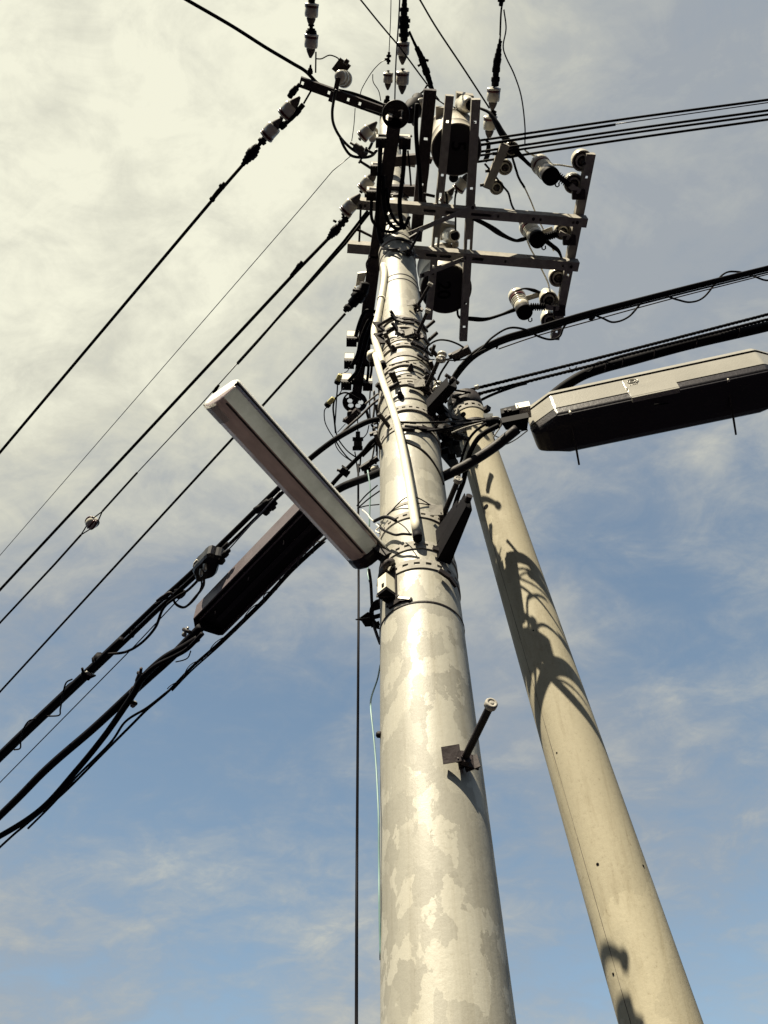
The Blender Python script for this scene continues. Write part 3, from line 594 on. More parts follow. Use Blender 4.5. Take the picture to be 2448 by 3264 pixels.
tension(1422, 632, ZP+.5, (-22, 30), 34, 'pale insulator low between the middle and right rails, just over the upper crossarm')
def chunk(px, z0, z1, prof, name, label, cat='clamp', m='black', parent=None, n=10):
    """irregular clamp body: prof = widths in picture pixels along the path"""
    P = path(px, z0, z1); k = len(prof); pts = []; rs = []
    seg = [0]
    for i in range(1, len(P)): seg.append(seg[-1]+(P[i]-P[i-1]).length)
    for i in range(k):
        s = seg[-1]*i/(k-1); j = 0
        while j < len(P)-2 and seg[j+1] < s: j += 1
        p = P[j].lerp(P[j+1], (s-seg[j])/max(1e-9, seg[j+1]-seg[j])); pts.append(p); rs.append(wr(p, max(prof[i], 1)))
    mb = MB(); fine = []; fr = []
    for i in range(k-1):
        fine += [pts[i], pts[i].lerp(pts[i+1], .82)]; fr += [rs[i], rs[i]]
    fine.append(pts[-1]); fr.append(rs[-1]); mb.tube(fine, fr, n)
    if parent: return part(name, mb, m, parent)
    return part(name, mb, m, None, label, pts[0], cat)
def clampset(px, z, prof, label, studs=(), name='dead_end_clamp'):
    a = H(*px[0], z); rt = root(name, label, 'clamp', a); chunk(px, z, z, prof, 'body', None, parent=rt)
    for (x, y, dx, dy, w) in studs:
        mb = MB(); mb.rod(H(x, y, z), H(x+dx, y+dy, z), wr(a, w), 8); part('bolt', mb, 'iron', rt)
    return rt
clampset(((845, 438), (772, 527)), ZT, (18, 26, 12, 22, 30, 36, 34, 26, 22, 14, 10), 'black dead-end clamp below the slanting insulator string at upper left', ((850, 450, -14, -10, 8), (835, 445, 12, 14, 8), (808, 462, 12, 16, 10)))
clampset(((1291, -30), (1287, 60), (1288, 132)), ZT, (12, 14, 16, 18, 30, 22, 32, 30, 36, 26, 34, 24, 16), 'bulky black clamp above the middle insulator string at the top edge', ((1280, 16, 10, 0, 10), (1300, 66, 8, 0, 12), (1276, 100, 8, 0, 14)))
clampset(((1304, 100), (1322, 140), (1342, 180), (1380, 290)), ZT-.3, (8, 8, 9, 16, 18, 22, 20, 24, 18, 16, 12, 10), 'black sleeved jumper slanting down right from the bulky clamp', ((1356, 190, 10, 4, 8), (1340, 205, -8, 6, 8)))
clampset(((994, -30), (993, 10)), ZT, (24, 24, 26, 22, 20), 'black clamp cut by the top edge over the leftmost insulator string')
clampset(((992, 78), (992, 110)), ZT, (20, 12, 26, 34, 36, 30), 'black clevis link between the two leftmost string insulators')
clampset(((1599, -30), (1598, 6), (1596, 20)), 10.2, (20, 26, 24, 14, 10), 'black cable end fitting cut by the top edge at right')
clampset(((1595, 110), (1590, 160), (1582, 215), (1578, 276)), 10.2, (5, 8, 14, 18, 22, 26, 24, 26, 20, 28, 24, 14), 'black dead-end clamp above the right insulator string', ((1590, 150, 8, -20, 8), (1570, 265, 18, 0, 10)))
clampset(((1576, 352), (1566, 372)), 10.2, (18, 26, 20, 12), 'small black clevis between the two insulators of the right string')
clampset(((1110, 690), (1094, 706), (1045, 762)), ZP+.02, (14, 24, 18, 26, 18, 26, 30, 30, 24, 20, 14, 9), 'black dead-end clamp below the left tip of the upper long crossarm', ((1090, 690, 12, 14, 8), (1072, 708, -10, -6, 8)))
clampset(((990, 206), (988, 236)), ZT, (6, 8, 14, 18, 18, 12), 'grey clevis plate joining the leftmost string to the top crossarm')
clampset(((955, 268), (928, 300), (921, 312)), ZT-.02, (12, 20, 22, 18, 8), 'grey clevis plate hanging under the top crossarm tip')
clampset(((967, 333), (930, 376), (893, 408)), ZT-.03, (16, 20, 16, 14, 20, 16), 'black jumper sleeve lying behind the slanting insulator string')
clampset(((1548, 445), (1558, 445), (1556, 490), (1546, 515)), 10.2, (8, 14, 16, 16, 14), 'steel link plate under the right insulator string, behind the five wires')
clampset(((1230, 342), (1234, 318), (1236, 304)), ZT-.05, (14, 20, 14, 6), 'grey link plate under the smallest insulator, near the disc plate')
clampset(((1237, 205), (1239, 188), (1240, 166)), ZT, (8, 14, 6, 16, 8, 10), 'tiny brown wire clamp above the smallest insulator', ((1242, 186, -16, 2, 6),))
GP = 'ringed pin insulators'
def pin(cx, cy, z, w, label):
    c = H(cx, cy, z); r = wr(c, w); rt = root('pin_insulator', label, 'insulator', c, GP); u = Vector((0, 0, 1))
    mb = MB(); mb.lathe(c, u, [(0, r*.86), (-.008, r*.97), (0, r), (.05*r/.09, r*.99), (.10*r/.09, r*.90), (.15*r/.09, r*.62), (.165*r/.09, r*.5), (.20*r/.09, r*.55), (.21*r/.09, r*.3)], 32, cap=False)
    mb.lathe(c+u*.001, u, [(0, r*.86), (.04, r*.80), (.05, r*.1)], 32, cap=False); part('shell', mb, 'porcelain', rt)
    mb = MB(); mb.lathe(c, u, [(.0, r*.62), (-.012, r*.62), (-.012, r*.50), (.02, r*.48), (.02, r*.62)], 28, cap=False); part('inner_skirt', mb, 'porcelain', rt)
    mb = MB(); mb.lathe(c, u, [(.028, r*.78), (.034, r*.5)], 28, cap=False); mb.lathe(c, u, [(.03, r*.47), (-.01, r*.3), (-.03, r*.26), (-.03, r*.05)], 20); part('socket', mb, 'cap', rt)
    mb = MB(); mb.rod(c-u*.02, c-u*.09, r*.14, 8); part('pin', mb, 'iron', rt); return rt
for (x, y, w, lb) in ((1856, 513, 66, 'ringed white insulator at the top end of the long right arm'), (1829, 586, 62, 'ringed white insulator beside the uppermost fuse on the long right arm'),
                      (1794, 738, 54, 'ringed white insulator beside the middle fuse, just under the upper crossarm'), (1780, 886, 60, 'ringed white insulator alone below the lower crossarm on the long right arm'),
                      (1749, 957, 58, 'ringed white insulator with brown streaks beside the lowest fuse'), (1752, 1022, 56, 'lowest ringed white insulator on the long right arm, partly behind the cables')): pin(x, y, ZP+.17, w, lb)
for (x, y, w, lb) in ((1630, 478, 52, 'ringed insulator at the upper end of the short sloping arm, behind the wires'), (1610, 534, 48, 'middle ringed insulator of the three on the short sloping arm'), (1583, 598, 46, 'ringed insulator at the lower end of the short sloping arm')): pin(x, y, 9.60, w, lb)
def fuse(top, bot, w, arm, label):
    zb, zt = ZP+.10, ZP+.46; b = H(*bot, zb); t = H(*top, zt); d = (t-b).normalized(); ln = (t-b).length; r = wr(b, w)
    rt = root('fuse_cutout', label, 'fuse', b, 'fuse cutouts on the right arm')
    mb = MB(); mb.lathe(b, d, [(.015, r*.94), (ln*.30, r*.96), (ln*.36, r*1.0)], 30); part('lower_shell', mb, 'porcelain', rt)
    mb = MB(); pr = []
    for i, h in enumerate((.36, .46, .56, .66)): pr += [(ln*h, r*.92), (ln*(h+.02), r*1.06), (ln*(h+.05), r*1.06), (ln*(h+.075), r*.9)]
    mb.lathe(b, d, pr, 30); part('ribs', mb, 'porcelain', rt)
    mb = MB(); mb.lathe(b, d, [(ln*.66, r*1.07), (ln*.74, r*1.07)], 30); part('glaze_band', mb, 'maroon', rt)
    mb = MB(); mb.lathe(b, d, [(ln*.75, r*.9), (ln*.78, r*1.12), (ln*.95, r*1.10), (ln, r*.7)], 30); part('hood', mb, 'porcelain', rt)
    mb = MB(); mb.lathe(b, d, [(-.012, r*.86), (-.02, r*1.0), (.015, r*1.03), (.05, r*1.0)], 30); mb.rod(b-RIGHT*r*.3+UP*r*.3-d*.012, b-RIGHT*r*.3+UP*r*.3-d*.022, r*.16, 10); part('bottom_cap', mb, 'black', rt)
    mb = MB(); q = b-UP*r*.75+RIGHT*r*.5; mb.tube([q, q-UP*.022-Vector((0,0,.012)), q-UP*.03+RIGHT*.015-Vector((0,0,.012)), q-UP*.02+RIGHT*.03-Vector((0,0,.012)), q+RIGHT*.03], .006, 6); part('pull_ring', mb, 'iron', rt)
    a0 = H(*arm[0], ZP+.15); a1 = H(*arm[1], ZP+.10); dd = (a1-a0); l2 = dd.length; pr = []
    for i in range(7): pr += [(l2*i/7, .022), (l2*(i+.25)/7, .036), (l2*(i+.5)/7, .036), (l2*(i+.6)/7, .022)]
    mb = MB(); mb.lathe(a0, dd, pr, 14); part('ribbed_arm', mb, 'black', rt)
    mb = MB(); mb.bar(a1, H(*arm[2], ZP+.08), .045, .03); part('bracket', mb, 'steel', rt); return rt
fuse((1717, 519), (1756, 562), 56, ((1778, 560), (1818, 592), (1848, 612)), 'uppermost white fuse cutout with a black bottom, above the upper crossarm')
fuse((1680, 720), (1714, 764), 53, ((1736, 757), (1782, 742), (1815, 758)), 'middle white fuse cutout with a black bottom, between the two long crossarms')
fuse((1644, 938), (1672, 995), 50, ((1690, 978), (1740, 978), (1782, 982)), 'lowest white fuse cutout with a black bottom, below the lower crossarm')
for (p, q, lb) in (((1706, 752), (1762, 730), 'flat steel fuse bracket plate between the middle fuse and its insulator'), ((1666, 955), (1722, 938), 'flat steel fuse bracket plate between the lowest fuse and its insulator')):
    rt = root('fuse_bracket', lb, 'bracket', H(*p, ZP+.3)); mb = MB(); mb.bar(H(*p, ZP+.3), H(*q, ZP+.3), .05, .006); mb.bar(H(*p, ZP+.32), H(*q, ZP+.32), .004, .035); part('plate', mb, 'steel', rt)
# arrester on the top crossarm
ar = root('surge_arrester', 'white ribbed arrester on a dark square plate, standing over the top crossarm', 'arrester', H(1084, 230, ZT+.1))
c = H(1082, 242, ZT+.02); mb = MB(); mb.lathe(c, (.25, .35, 1), [(0, .03), (.02, .07), (.05, .075), (.07, .05), (.08, .05), (.09, .085), (.13, .09), (.15, .06), (.16, .06), (.17, .10), (.22, .105), (.26, .06)], 28); part('ribbed_body', mb, 'porcelain', ar)
mb = MB(); q = [(1084, 184), (1119, 210), (1090, 248), (1057, 220)]; mb.hexa([H(*p, ZT+.36) for p in q], (0,0,.03)); part('plate', mb, 'iron', ar)
mb = MB(); mb.bar(H(1078, 248, ZT), H(1068, 300, ZT), .06, .03); part('arm', mb, 'steeldark', ar)
mb = MB(); mb.rod(H(1100, 205, ZT+.2), H(1108, 190, ZT+.2), .03, 8); part('bolt', mb, 'iron', ar)
# ------------------------------------------------------------------ overhead wires: left side
GW = 'power wires leaving to the lower left'
wire(((775, 524), (700, 610), (0, 1442), (-500, 2040)), ZT, ZT, 8.5, 'power_wire', 'black power wire leaving the slanting insulator string, leftmost of the wires at left', 'wire', group=GW, straight=True)
chunk(((716, 583), (673, 640)), ZT, ZT, (12, 20, 12, 14, 14, 14, 18, 12), 'wire_sleeve', 'black splice sleeve on the leftmost wire at upper left', 'sleeve')
wire(((1118, 497), (1060, 545), (980, 640), (0, 1770), (-400, 2230)), 12.6, 12.6, 2.6, 'thin_wire', 'hair-thin blue grey wire running from the pole head to the left edge', 'wire', 'wirethin', group=GW, straight=True)
wire(((1047, 760), (935, 875), (0, 1880), (-500, 2420)), ZP+.02, ZP+.02, 8.5, 'power_wire', 'black power wire leaving the dead-end clamp on the upper long crossarm', 'wire', group=GW, straight=True)
chunk(((962, 833), (928, 882)), ZP+.02, ZP+.02, (9, 14, 12, 13, 14, 9), 'wire_sleeve', 'short black sleeve on the wire below the upper long crossarm', 'sleeve')
wire(((1186, 668), (1100, 778), (757, 1157)), 8.95, 8.95, 8, 'sleeved_wire', 'black sleeved wire pair ending above the left lamp, upper strand', 'wire', straight=True)
wire(((1172, 672), (1096, 770), (820, 1090), (757, 1160)), 8.93, 8.93, 8, 'sleeved_wire', 'black sleeved wire beside the sleeved pair above the left lamp, lower strand', 'wire', straight=True)
wire(((757, 1158), (640, 1290), (437, 1507)), 8.95, 8.95, 3.6, 'guy_wire', 'thin guy wire passing behind the far end of the left lamp', 'wire', 'wirethin', straight=True)
wire(((437, 1507), (326, 1630)), 8.95, 8.95, 6.5, 'guy_wire', 'thicker black guy wire just above the ball insulator', 'wire', straight=True)
wire(((258, 1705), (173, 1800), (0, 1985), (-400, 2420)), 8.95, 8.95, 6.5, 'guy_wire', 'black guy wire from the ball insulator to the left edge', 'wire', straight=True)
chunk(((697, 1228), (680, 1252)), 8.95, 8.95, (9, 11, 11, 9), 'wire_sleeve', 'little dark sleeve on the thin wire touching the left lamp tip', 'sleeve')
bi = root('ball_insulator', 'round cream strain insulator with brown grooves on the guy wire at far left', 'insulator', H(293, 1666, 8.95))
c = H(293, 1666, 8.95); r = wr(c, 38); d = (H(326, 1630, 8.95)-H(258, 1705, 8.95)).normalized()
pr = [(r*math.cos(math.pi*(1-i/12))*1.05, r*(math.sin(math.pi*(i/12))**.6)*.98+.001) for i in range(13)]
mb = MB(); mb.lathe(c, d, pr, 26); part('ball', mb, 'porcelain', bi)
sdv = d.cross(Vector((0,0,1))).normalized(); u2 = sdv.cross(d)
for (a, b) in ((1, .2), (-.55, -.8), (.1, -1), (-1, .2)):
    o = (sdv*a+u2*b).normalized(); mb = MB(); mb.tube([c+d*r*1.02*math.cos(t)+o*r*1.03*math.sin(t)**.6 for t in [math.pi*(.05+.9*i/10) for i in range(11)]], r*.16, 6); part('groove', mb, 'maroon', bi)
for k, (p, q) in enumerate((((326, 1630), (300, 1650)), ((326, 1630), (308, 1672)), ((258, 1705), (276, 1676)), ((258, 1705), (288, 1686)))):
    mb = MB(); mb.rod(H(*p, 8.95), H(*q, 8.95-.03), wr(c, 4)); part('wire_loop', mb, 'black', bi)
wire(((1100, 1000), (840, 1290), (0, 2205), (-500, 2750)), 8.0, 8.0, 6.5, 'support_wire', 'black wire leaving the pulley clamp behind the middle of the left lamp', 'wire', group=GW, straight=True)
# ------------------------------------------------------------------ overhead wires: top
def tw(px, z, w, lb, m='black', name='overhead_wire', **k): return wire(px, z, z, w, name, lb, 'wire', m, **k)
tw(((545, -30), (598, 1), (738, 82), (845, 150), (931, 201), (975, 228), (1020, 272), (1068, 286), (1130, 300), (1210, 330), (1268, 362)), ZT+.12, 11, 'heavy black cable sagging from the top left corner onto the top crossarm', name='heavy_cable')
tw(((1125, -30), (1150, 0), (1200, 62), (1240, 110), (1275, 152), (1340, 240), (1400, 320)), 12.8, 5, 'thin dark wire crossing diagonally in front of the middle insulator string')
tw(((1247, -40), (1245, 60), (1240, 168)), ZT, 2.8, 'hair-thin vertical wire above the smallest insulator', 'wirethin')
tw(((1276, -40), (1271, 60), (1262, 200), (1258, 335)), ZT-.3, 4.5, 'thin dark wire running straight up just left of the middle insulator string', 'wirethin')
tw(((1320, -30), (1340, 2), (1392, 90), (1480, 222), (1560, 345)), 10.4, 5.5, 'thin dark wire sloping down right across the sky over the upper transformer')
tw(((1236, 190), (1215, 198), (1185, 230), (1155, 280), (1147, 308)), ZT, 2.8, 'fine blue grey wire curling left from the tiny clamp', 'wirethin')
tw(((1188, 236), (1190, 262), (1207, 290), (1214, 322)), ZT-.2, 2.8, 'short wavy blue grey wire left of the smallest insulator', 'wirethin')
tw(((1132, 345), (1128, 400), (1121, 450)), ZT-.3, 2.6, 'hair-thin wire hanging under the top crossarm', 'wirethin')
tw(((1609, -20), (1598, 30), (1594, 112)), 10.2, 6, 'black wire above the right insulator string')
tw(((1606, 30), (1613, 90), (1604, 145), (1612, 180), (1640, 240), (1662, 310), (1673, 400), (1673, 462)), 10.0, 4.5, 'thin dark wire bowing down right of the right insulator string', 'wirethin')
tw(((1007, 165), (1006, 232)), ZT, 5, 'short black rod beside the leftmost insulator string')
tw(((1006, 187), (1025, 187), (1050, 176), (1075, 184), (1082, 195)), ZT+.1, 4, 'short black jumper from the leftmost string to the arrester')
tw(((993, 287), (968, 330)), ZT-.02, 6, 'black jumper passing behind the top crossarm tip')
# heavy leads to the fuses
def lead(px, z0, z1, prof, lb): 
    P = crom(path(px, z0, z1), 6); rs = []
    for i, p in enumerate(P):
        t = i/(len(P)-1)*(len(prof)-1); k = min(int(t), len(prof)-2); rs.append(wr(p, prof[k]+(prof[k+1]-prof[k])*(t-k)))
    mb = MB(); mb.tube(P, rs, 10); return part('fuse_lead', mb, 'black', None, lb, P[0], 'cable', 'leads of the fuse cutouts')
lead(((1530, 345), (1560, 360), (1582, 392), (1600, 425), (1632, 468), (1672, 510), (1697, 532), (1722, 540), (1740, 545)), 10.0, ZP+.3, (8, 10, 18, 22, 22, 12, 11, 16, 12), 'thick black lead dropping diagonally to the uppermost fuse')
lead(((1508, 698), (1530, 706), (1560, 722), (1600, 748), (1640, 766), (1662, 764), (1696, 752)), ZP+.1, ZP+.25, (9, 14, 15, 18, 12, 10, 14, 10), 'thick black lead running to the middle fuse under the upper crossarm')
lead(((1458, 990), (1460, 1005), (1470, 1014), (1500, 1016), (1545, 1018), (1590, 1006), (1632, 990), (1660, 980)), ZP+.15, ZP+.25, (7, 7, 9, 14, 15, 10, 9, 14, 10), 'thick black lead running from the transformer marked 20 to the lowest fuse')
lead(((1740, 768), (1762, 785), (1780, 800), (1790, 822)), ZP+.2, ZP+.1, (16, 14, 14, 10, 7), 'short thick black lead hanging from the middle fuse behind the lower crossarm')
lead(((1644, 928), (1672, 920), (1702, 926), (1728, 936)), ZP+.35, ZP+.3, (6, 6, 12, 8), 'short arched black lead over the lowest fuse')
GT = 'twisted leads between insulators'
def tl(px, z, w, lb, m='black'): return wire(px, z, z, w, 'twisted_lead', lb, 'wire', m, GT, twist=.05)
tl(((1672, 476), (1682, 486), (1722, 506), (1760, 524), (1785, 526), (1832, 534)), ZP+.6, 6, 'pale twisted wire from the short sloping arm to the top ringed insulator', 'white')
tl(((1632, 498), (1646, 545), (1655, 570), (1672, 598)), ZP+.6, 8, 'dark twisted wire falling from the short sloping arm')
tl(((1672, 598), (1688, 632), (1712, 690), (1735, 738), (1765, 800)), ZP+.5, 5, 'pale twisted wire passing behind the upper crossarm toward the middle fuse', 'white')
tl(((1545, 522), (1565, 545), (1600, 590), (1620, 615), (1630, 650), (1643, 678)), ZP+.55, 7, 'dark twisted wire below the five right-hand wires, ending at the upper crossarm')
tl(((1652, 700), (1672, 745), (1690, 790), (1712, 830), (1738, 882), (1748, 905), (1751, 926)), ZP+.45, 5.5, 'pale twisted wire reaching the ringed insulator by the lowest fuse', 'white')
# five parallel wires to the right
GF = 'parallel wires leaving to the right'
Z5 = 9.55
for (p, q, w, lb) in (((1528, 448), (2448, 318), 8, 'topmost of the five parallel black wires leaving right from the upper transformer'), ((1528, 484), (2448, 352), 8, 'middle wire of the five leaving right, below the cut-off strand'),
                      ((1528, 496), (2448, 365), 7.5, 'fourth of the five parallel black wires leaving right'), ((1522, 516), (2448, 381), 8, 'lowest of the five parallel black wires leaving right, over the sloping arm')):
    e = (q[0]+(q[0]-p[0])*.3, q[1]+(q[1]-p[1])*.3)
    sag = ((p[0]+q[0])/2, (p[1]+q[1])/2-3); wire((p, sag, q, e), Z5, Z5, w, 'line_wire', lb, 'wire', group=GF)
wire(((1528, 461), (1962, 396)), Z5, Z5, 6, 'line_wire', 'sleeved wire ending halfway, second from the top of the right-hand wires', 'wire', group=GF)
wire(((1528, 465), (1745, 432), (1962, 399)), Z5-.03, Z5-.03, 4.5, 'line_wire', 'short twin strand just under the sleeved wire at right', 'wire', group=GF)
wire(((1960, 396), (2448, 327), (2700, 291)), Z5, Z5, 3.5, 'line_wire', 'thin blue grey continuation of the sleeved wire toward the right edge', 'wire', 'wirethin', group=GF)
# ------------------------------------------------------------------ cables leaving right
ZR = 6.0
cb = root('cable_bundle', 'black bundle of cables curving from the pole to the right edge under the insulator arm', 'cable', H(1450, 1230, ZR))
main_c = ((1430, 1235), (1455, 1190), (1498, 1140), (1545, 1108), (1615, 1077), (1703, 1052), (1855, 1006), (2032, 960), (2221, 912), (2448, 856), (2900, 745))
def shf(px, dx, dy): return tuple((p[0]+dx, p[1]+dy)+tuple(p[2:]) for p in px)
for (dx, dy, w) in ((0, -5, 12), (2, 4, 9), (4, 11, 6)): wire(shf(main_c, dx, dy), ZR-.1, ZR+1.6, w, 'strand', None, parent=cb)
wire(((1590, 1112), (1720, 1068), (1886, 1022), (2150, 950), (2448, 874), (2900, 758)), ZR+.2, ZR+1.6, 4, 'thin_strand', None, parent=cb, m='steeldark')
for (x, y) in ((1590, 1090), (1890, 1000)):
    zq = ZR+(x-1430)/1470*1.65; P = H(x, y, zq); chunk(((x-8, y+22), (x, y+4), (x+2, y-14)), zq-.02, zq, (14, 20, 14, 16, 12) if x > 1700 else (6, 16, 14), 'clip', None, parent=cb)
wire(((1500, 1140), (1536, 1110), (1570, 1075), (1621, 1046), (1672, 1050), (1716, 1072), (1754, 1082), (1784, 1072), (1804, 1034), (1867, 1001), (1915, 1012), (1956, 1027), (2006, 1008), (2057, 952), (2101, 938), (2158, 955), (2202, 963), (2246, 945), (2303, 876), (2348, 866), (2398, 879), (2460, 893), (2560, 850)), ZR, ZR+1.3, 6.5, 'spiral_cable', 'thin black cable looping in waves round the bundle at right')
ms = wire(((1440, 1262), (1463, 1252), (1754, 1179), (2006, 1116), (2448, 1002), (2900, 885)), 6.6, 7.6, 11, 'messenger_strand', 'upper stranded steel messenger cable running right above the closure box', 'cable', twist=.09, m='black')
wire(((1445, 1290), (1470, 1271), (1678, 1217), (1893, 1163), (2010, 1128), (2448, 1018), (2900, 905)), 6.55, 7.5, 11, 'messenger_strand', 'lower stranded steel messenger cable meeting the thick wrapped cable', 'cable', twist=.09, m='black')
tk = root('telephone_cable', 'thickest black cable with spiral wraps rising from behind the closure box to the right', 'cable', H(1900, 1190, 6.96))
tp = ((1760, 1262), (1804, 1228), (1860, 1195), (1925, 1172), (2006, 1150), (2202, 1097), (2448, 1040), (2900, 930))
wire(tp, 6.9, 7.45, 33, 'sheath', None, parent=tk, n=16)
for i, (x, y) in enumerate(((1905, 1157), (1960, 1140), (2060, 1115), (2195, 1080), (2330, 1047))):
    zw = 6.9+.55*(x-1760)/1140; P = H(x, y+16, zw); r = wr(P, 36); dv = (H(x+40, y+6, zw+.02)-H(x, y+16, zw)).normalized(); s1_ = dv.cross(Vector((0,0,1))).normalized(); u_ = s1_.cross(dv)
    mb = MB(); mb.tube([P+dv*(r*1.6*t/6)+(s1_*math.cos(t+1)+u_*math.sin(t+1))*r for t in [k*.35 for k in range(19)]], .004, 6); part('wrap_wire', mb, 'steeldark', tk)
wire(((1678, 1222), (1640, 1232), (1560, 1262), (1480, 1305), (1452, 1322)), 6.75, 6.5, 9, 'stay_strand', 'short black strand splitting off the lower messenger to the strut head', 'cable')
for (x, y, lb) in ((1520, 1233, 'small pale ferrule on the upper messenger cable'), (1526, 1256, 'small pale ferrule on the lower messenger cable near the pole')):
    rt = root('ferrule', lb, 'ferrule', H(x, y, 6.66)); mb = MB(); mb.rod(H(x-6, y+2, 6.64), H(x+6, y-1, 6.64), wr(H(x, y, 6.66), 13), 10); part('sleeve', mb, 'cream', rt)
for (x, y) in ((1822, 1180), (1892, 1160)):
    pass
wire(((1815, 1172), (1822, 1186), (1832, 1178), (1838, 1168)), 6.9, 6.9, 4, 'tie_wire', 'small twisted tie on the lower messenger cable, left one', 'wire')
wire(((1862, 1185), (1878, 1184), (1892, 1172), (1900, 1158), (1915, 1152), (1935, 1155), (1960, 1165)), 6.9, 6.9, 4, 'tie_wire', 'curled loose tie wire where the thick cable meets the messenger', 'wire')
dg_ = root('cable_clamp', 'flat grey cable clamp above the strut head, on the small wire to the bundle', 'clamp', H(1470, 1140, ZR)); mb = MB(); mb.bar(H(1442, 1140, ZR), H(1497, 1112, ZR), .045, .03); part('body', mb, 'steeldark', dg_)
mb = MB(); mb.rod(H(1434, 1128, ZR), H(1440, 1142, ZR), .012); part('bolt', mb, 'iron', dg_)
wire(((1352, 1118), (1372, 1096), (1398, 1084), (1430, 1086), (1462, 1098), (1485, 1113)), ZR+.1, ZR, 6, 'looped_wire', 'thin black wire arching from the pole to the flat grey clamp', 'wire')
wire(((1400, 1148), (1430, 1144), (1442, 1140)), ZR, ZR, 5, 'looped_wire', 'short black wire on the left of the flat grey clamp', 'wire')
wire(((1402, 1145), (1450, 1149), (1490, 1142), (1520, 1125), (1550, 1112)), ZR-.02, ZR-.02, 4.5, 'looped_wire', 'thin black wire running under the flat grey clamp to the bundle', 'wire')
wire(((1240, 1165), (1290, 1152), (1330, 1148), (1385, 1146)), S(1290, 1152, .06).z, S(1385, 1146, .1).z, 4, 'looped_wire', 'thin black wire strung across the face of the pole at the upper bands', 'wire')
# small white bell insulators at the right of the bands
GB = 'small white spool insulators on the pole bands'
for (x, y, lb) in ((1408, 1138, 'small white spool insulator by the top of the third step bolt'), (1398, 1236, 'small white spool insulator beside the high folded arm'), (1402, 1345, 'small white spool insulator where two cables cross the pole, left one'), (1422, 1352, 'small white spool insulator where two cables cross the pole, right one')):
    c = S(min(x, 1400), y, .07) if x < 1400 else H(x, y, S(1385, y).z); rt = root('spool_insulator', lb, 'insulator', c, GB); u = Vector((.2, -.3, 1)).normalized()
    mb = MB(); mb.lathe(c-u*.03, u, [(0, .02), (.004, .03), (.018, .03), (.024, .02), (.034, .02), (.04, .03), (.055, .03), (.06, .018)], 18); part('spool', mb, 'porcelain', rt)
    mb = MB(); mb.rod(c-u*.05, c+u*.05, .007); part('pin', mb, 'iron', rt)

# ------------------------------------------------------------------ cable closure at the right (embossed mark)
ZC = 5.45
A, Bp = (1688, 1342), (2520, 1166)
rt = root('cable_closure', 'big grey cable closure box at right with an embossed spiral mark, arm mounted', 'cable closure', H(1690, 1345, ZC))
pA, pB = H(*A, ZC), H(*Bp, ZC); dl = (pB-pA).normalized(); dl.z = 0; dl.normalize(); dd_ = Vector((-dl.y, dl.x, 0))     # away from the camera
if dd_.y < 0: dd_ = -dd_
ln_ = 1.34; dp = .255; ht = .30; u = Vector((0,0,1))
def outline(o, z, ch=.14, ins=0.0):     # plan outline with chamfered ends, near side first
    return [o+dl*(0+ins)+dd_*(ch*.55)+u*z, o+dl*(ch+ins)+dd_*ins+u*z, o+dl*(ln_-ch-ins)+dd_*ins+u*z, o+dl*(ln_-ins)+dd_*(ch*.55)+u*z,
            o+dl*(ln_-ins-.02)+dd_*(dp-ch*.4)+u*z, o+dl*(ln_-ch*1.3)+dd_*(dp-ins)+u*z, o+dl*(ch*1.3)+dd_*(dp-ins)+u*z, o+dl*(.02+ins)+dd_*(dp-ch*.4)+u*z]
def skin(o, levels, mtl, name, capb=False, capt=False, ch=.14):
    mb = MB(); Ls = [outline(o, z, ch, i) for z, i in levels]; n = 8; vs = [p for l in Ls for p in l]; fs = []
    for j in range(len(Ls)-1):
        for k in range(n): fs.append((j*n+k, j*n+(k+1) % n, (j+1)*n+(k+1) % n, (j+1)*n+k))
    if capb: fs.append(tuple(range(n))[::-1])
    if capt: fs.append(tuple(range((len(Ls)-1)*n, len(Ls)*n)))
    mb.add(vs, fs); ob = part(name, mb, mtl, rt)
    bv = ob.modifiers.new('bevel', 'BEVEL'); bv.width = .008; bv.segments = 3; bv.limit_method = 'ANGLE'; bv.angle_limit = R_(25); return ob
O = pA-dl*.0
skin(O, [(.078, .002), (.205, .0), (.207, .0)], 'hood', 'body_shell')
skin(O, [(.208, .012), (.220, .012)], 'ink', 'seam_gap')
skin(O, [(.221, -.004), (.262, .004), (.285, .05)], 'hood', 'lid', capt=True)
skin(O, [(.064, .014), (.078, .014)], 'ink', 'lower_gap')
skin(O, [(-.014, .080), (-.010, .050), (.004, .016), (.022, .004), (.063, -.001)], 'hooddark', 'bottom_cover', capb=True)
mb = MB()
fc = O+dl*.62+dd_*(-.006)
mb.box(fc+dl*.02+u*(.062), dl*.118, dd_*.005, u*.052); part('latch_panel', mb, 'hood', rt)
mb = MB(); mb.box(fc+dl*.02+u*(.006)+dd_*.010, dl*.118, dd_*.014, u*.008); part('latch_lip', mb, 'hood', rt)
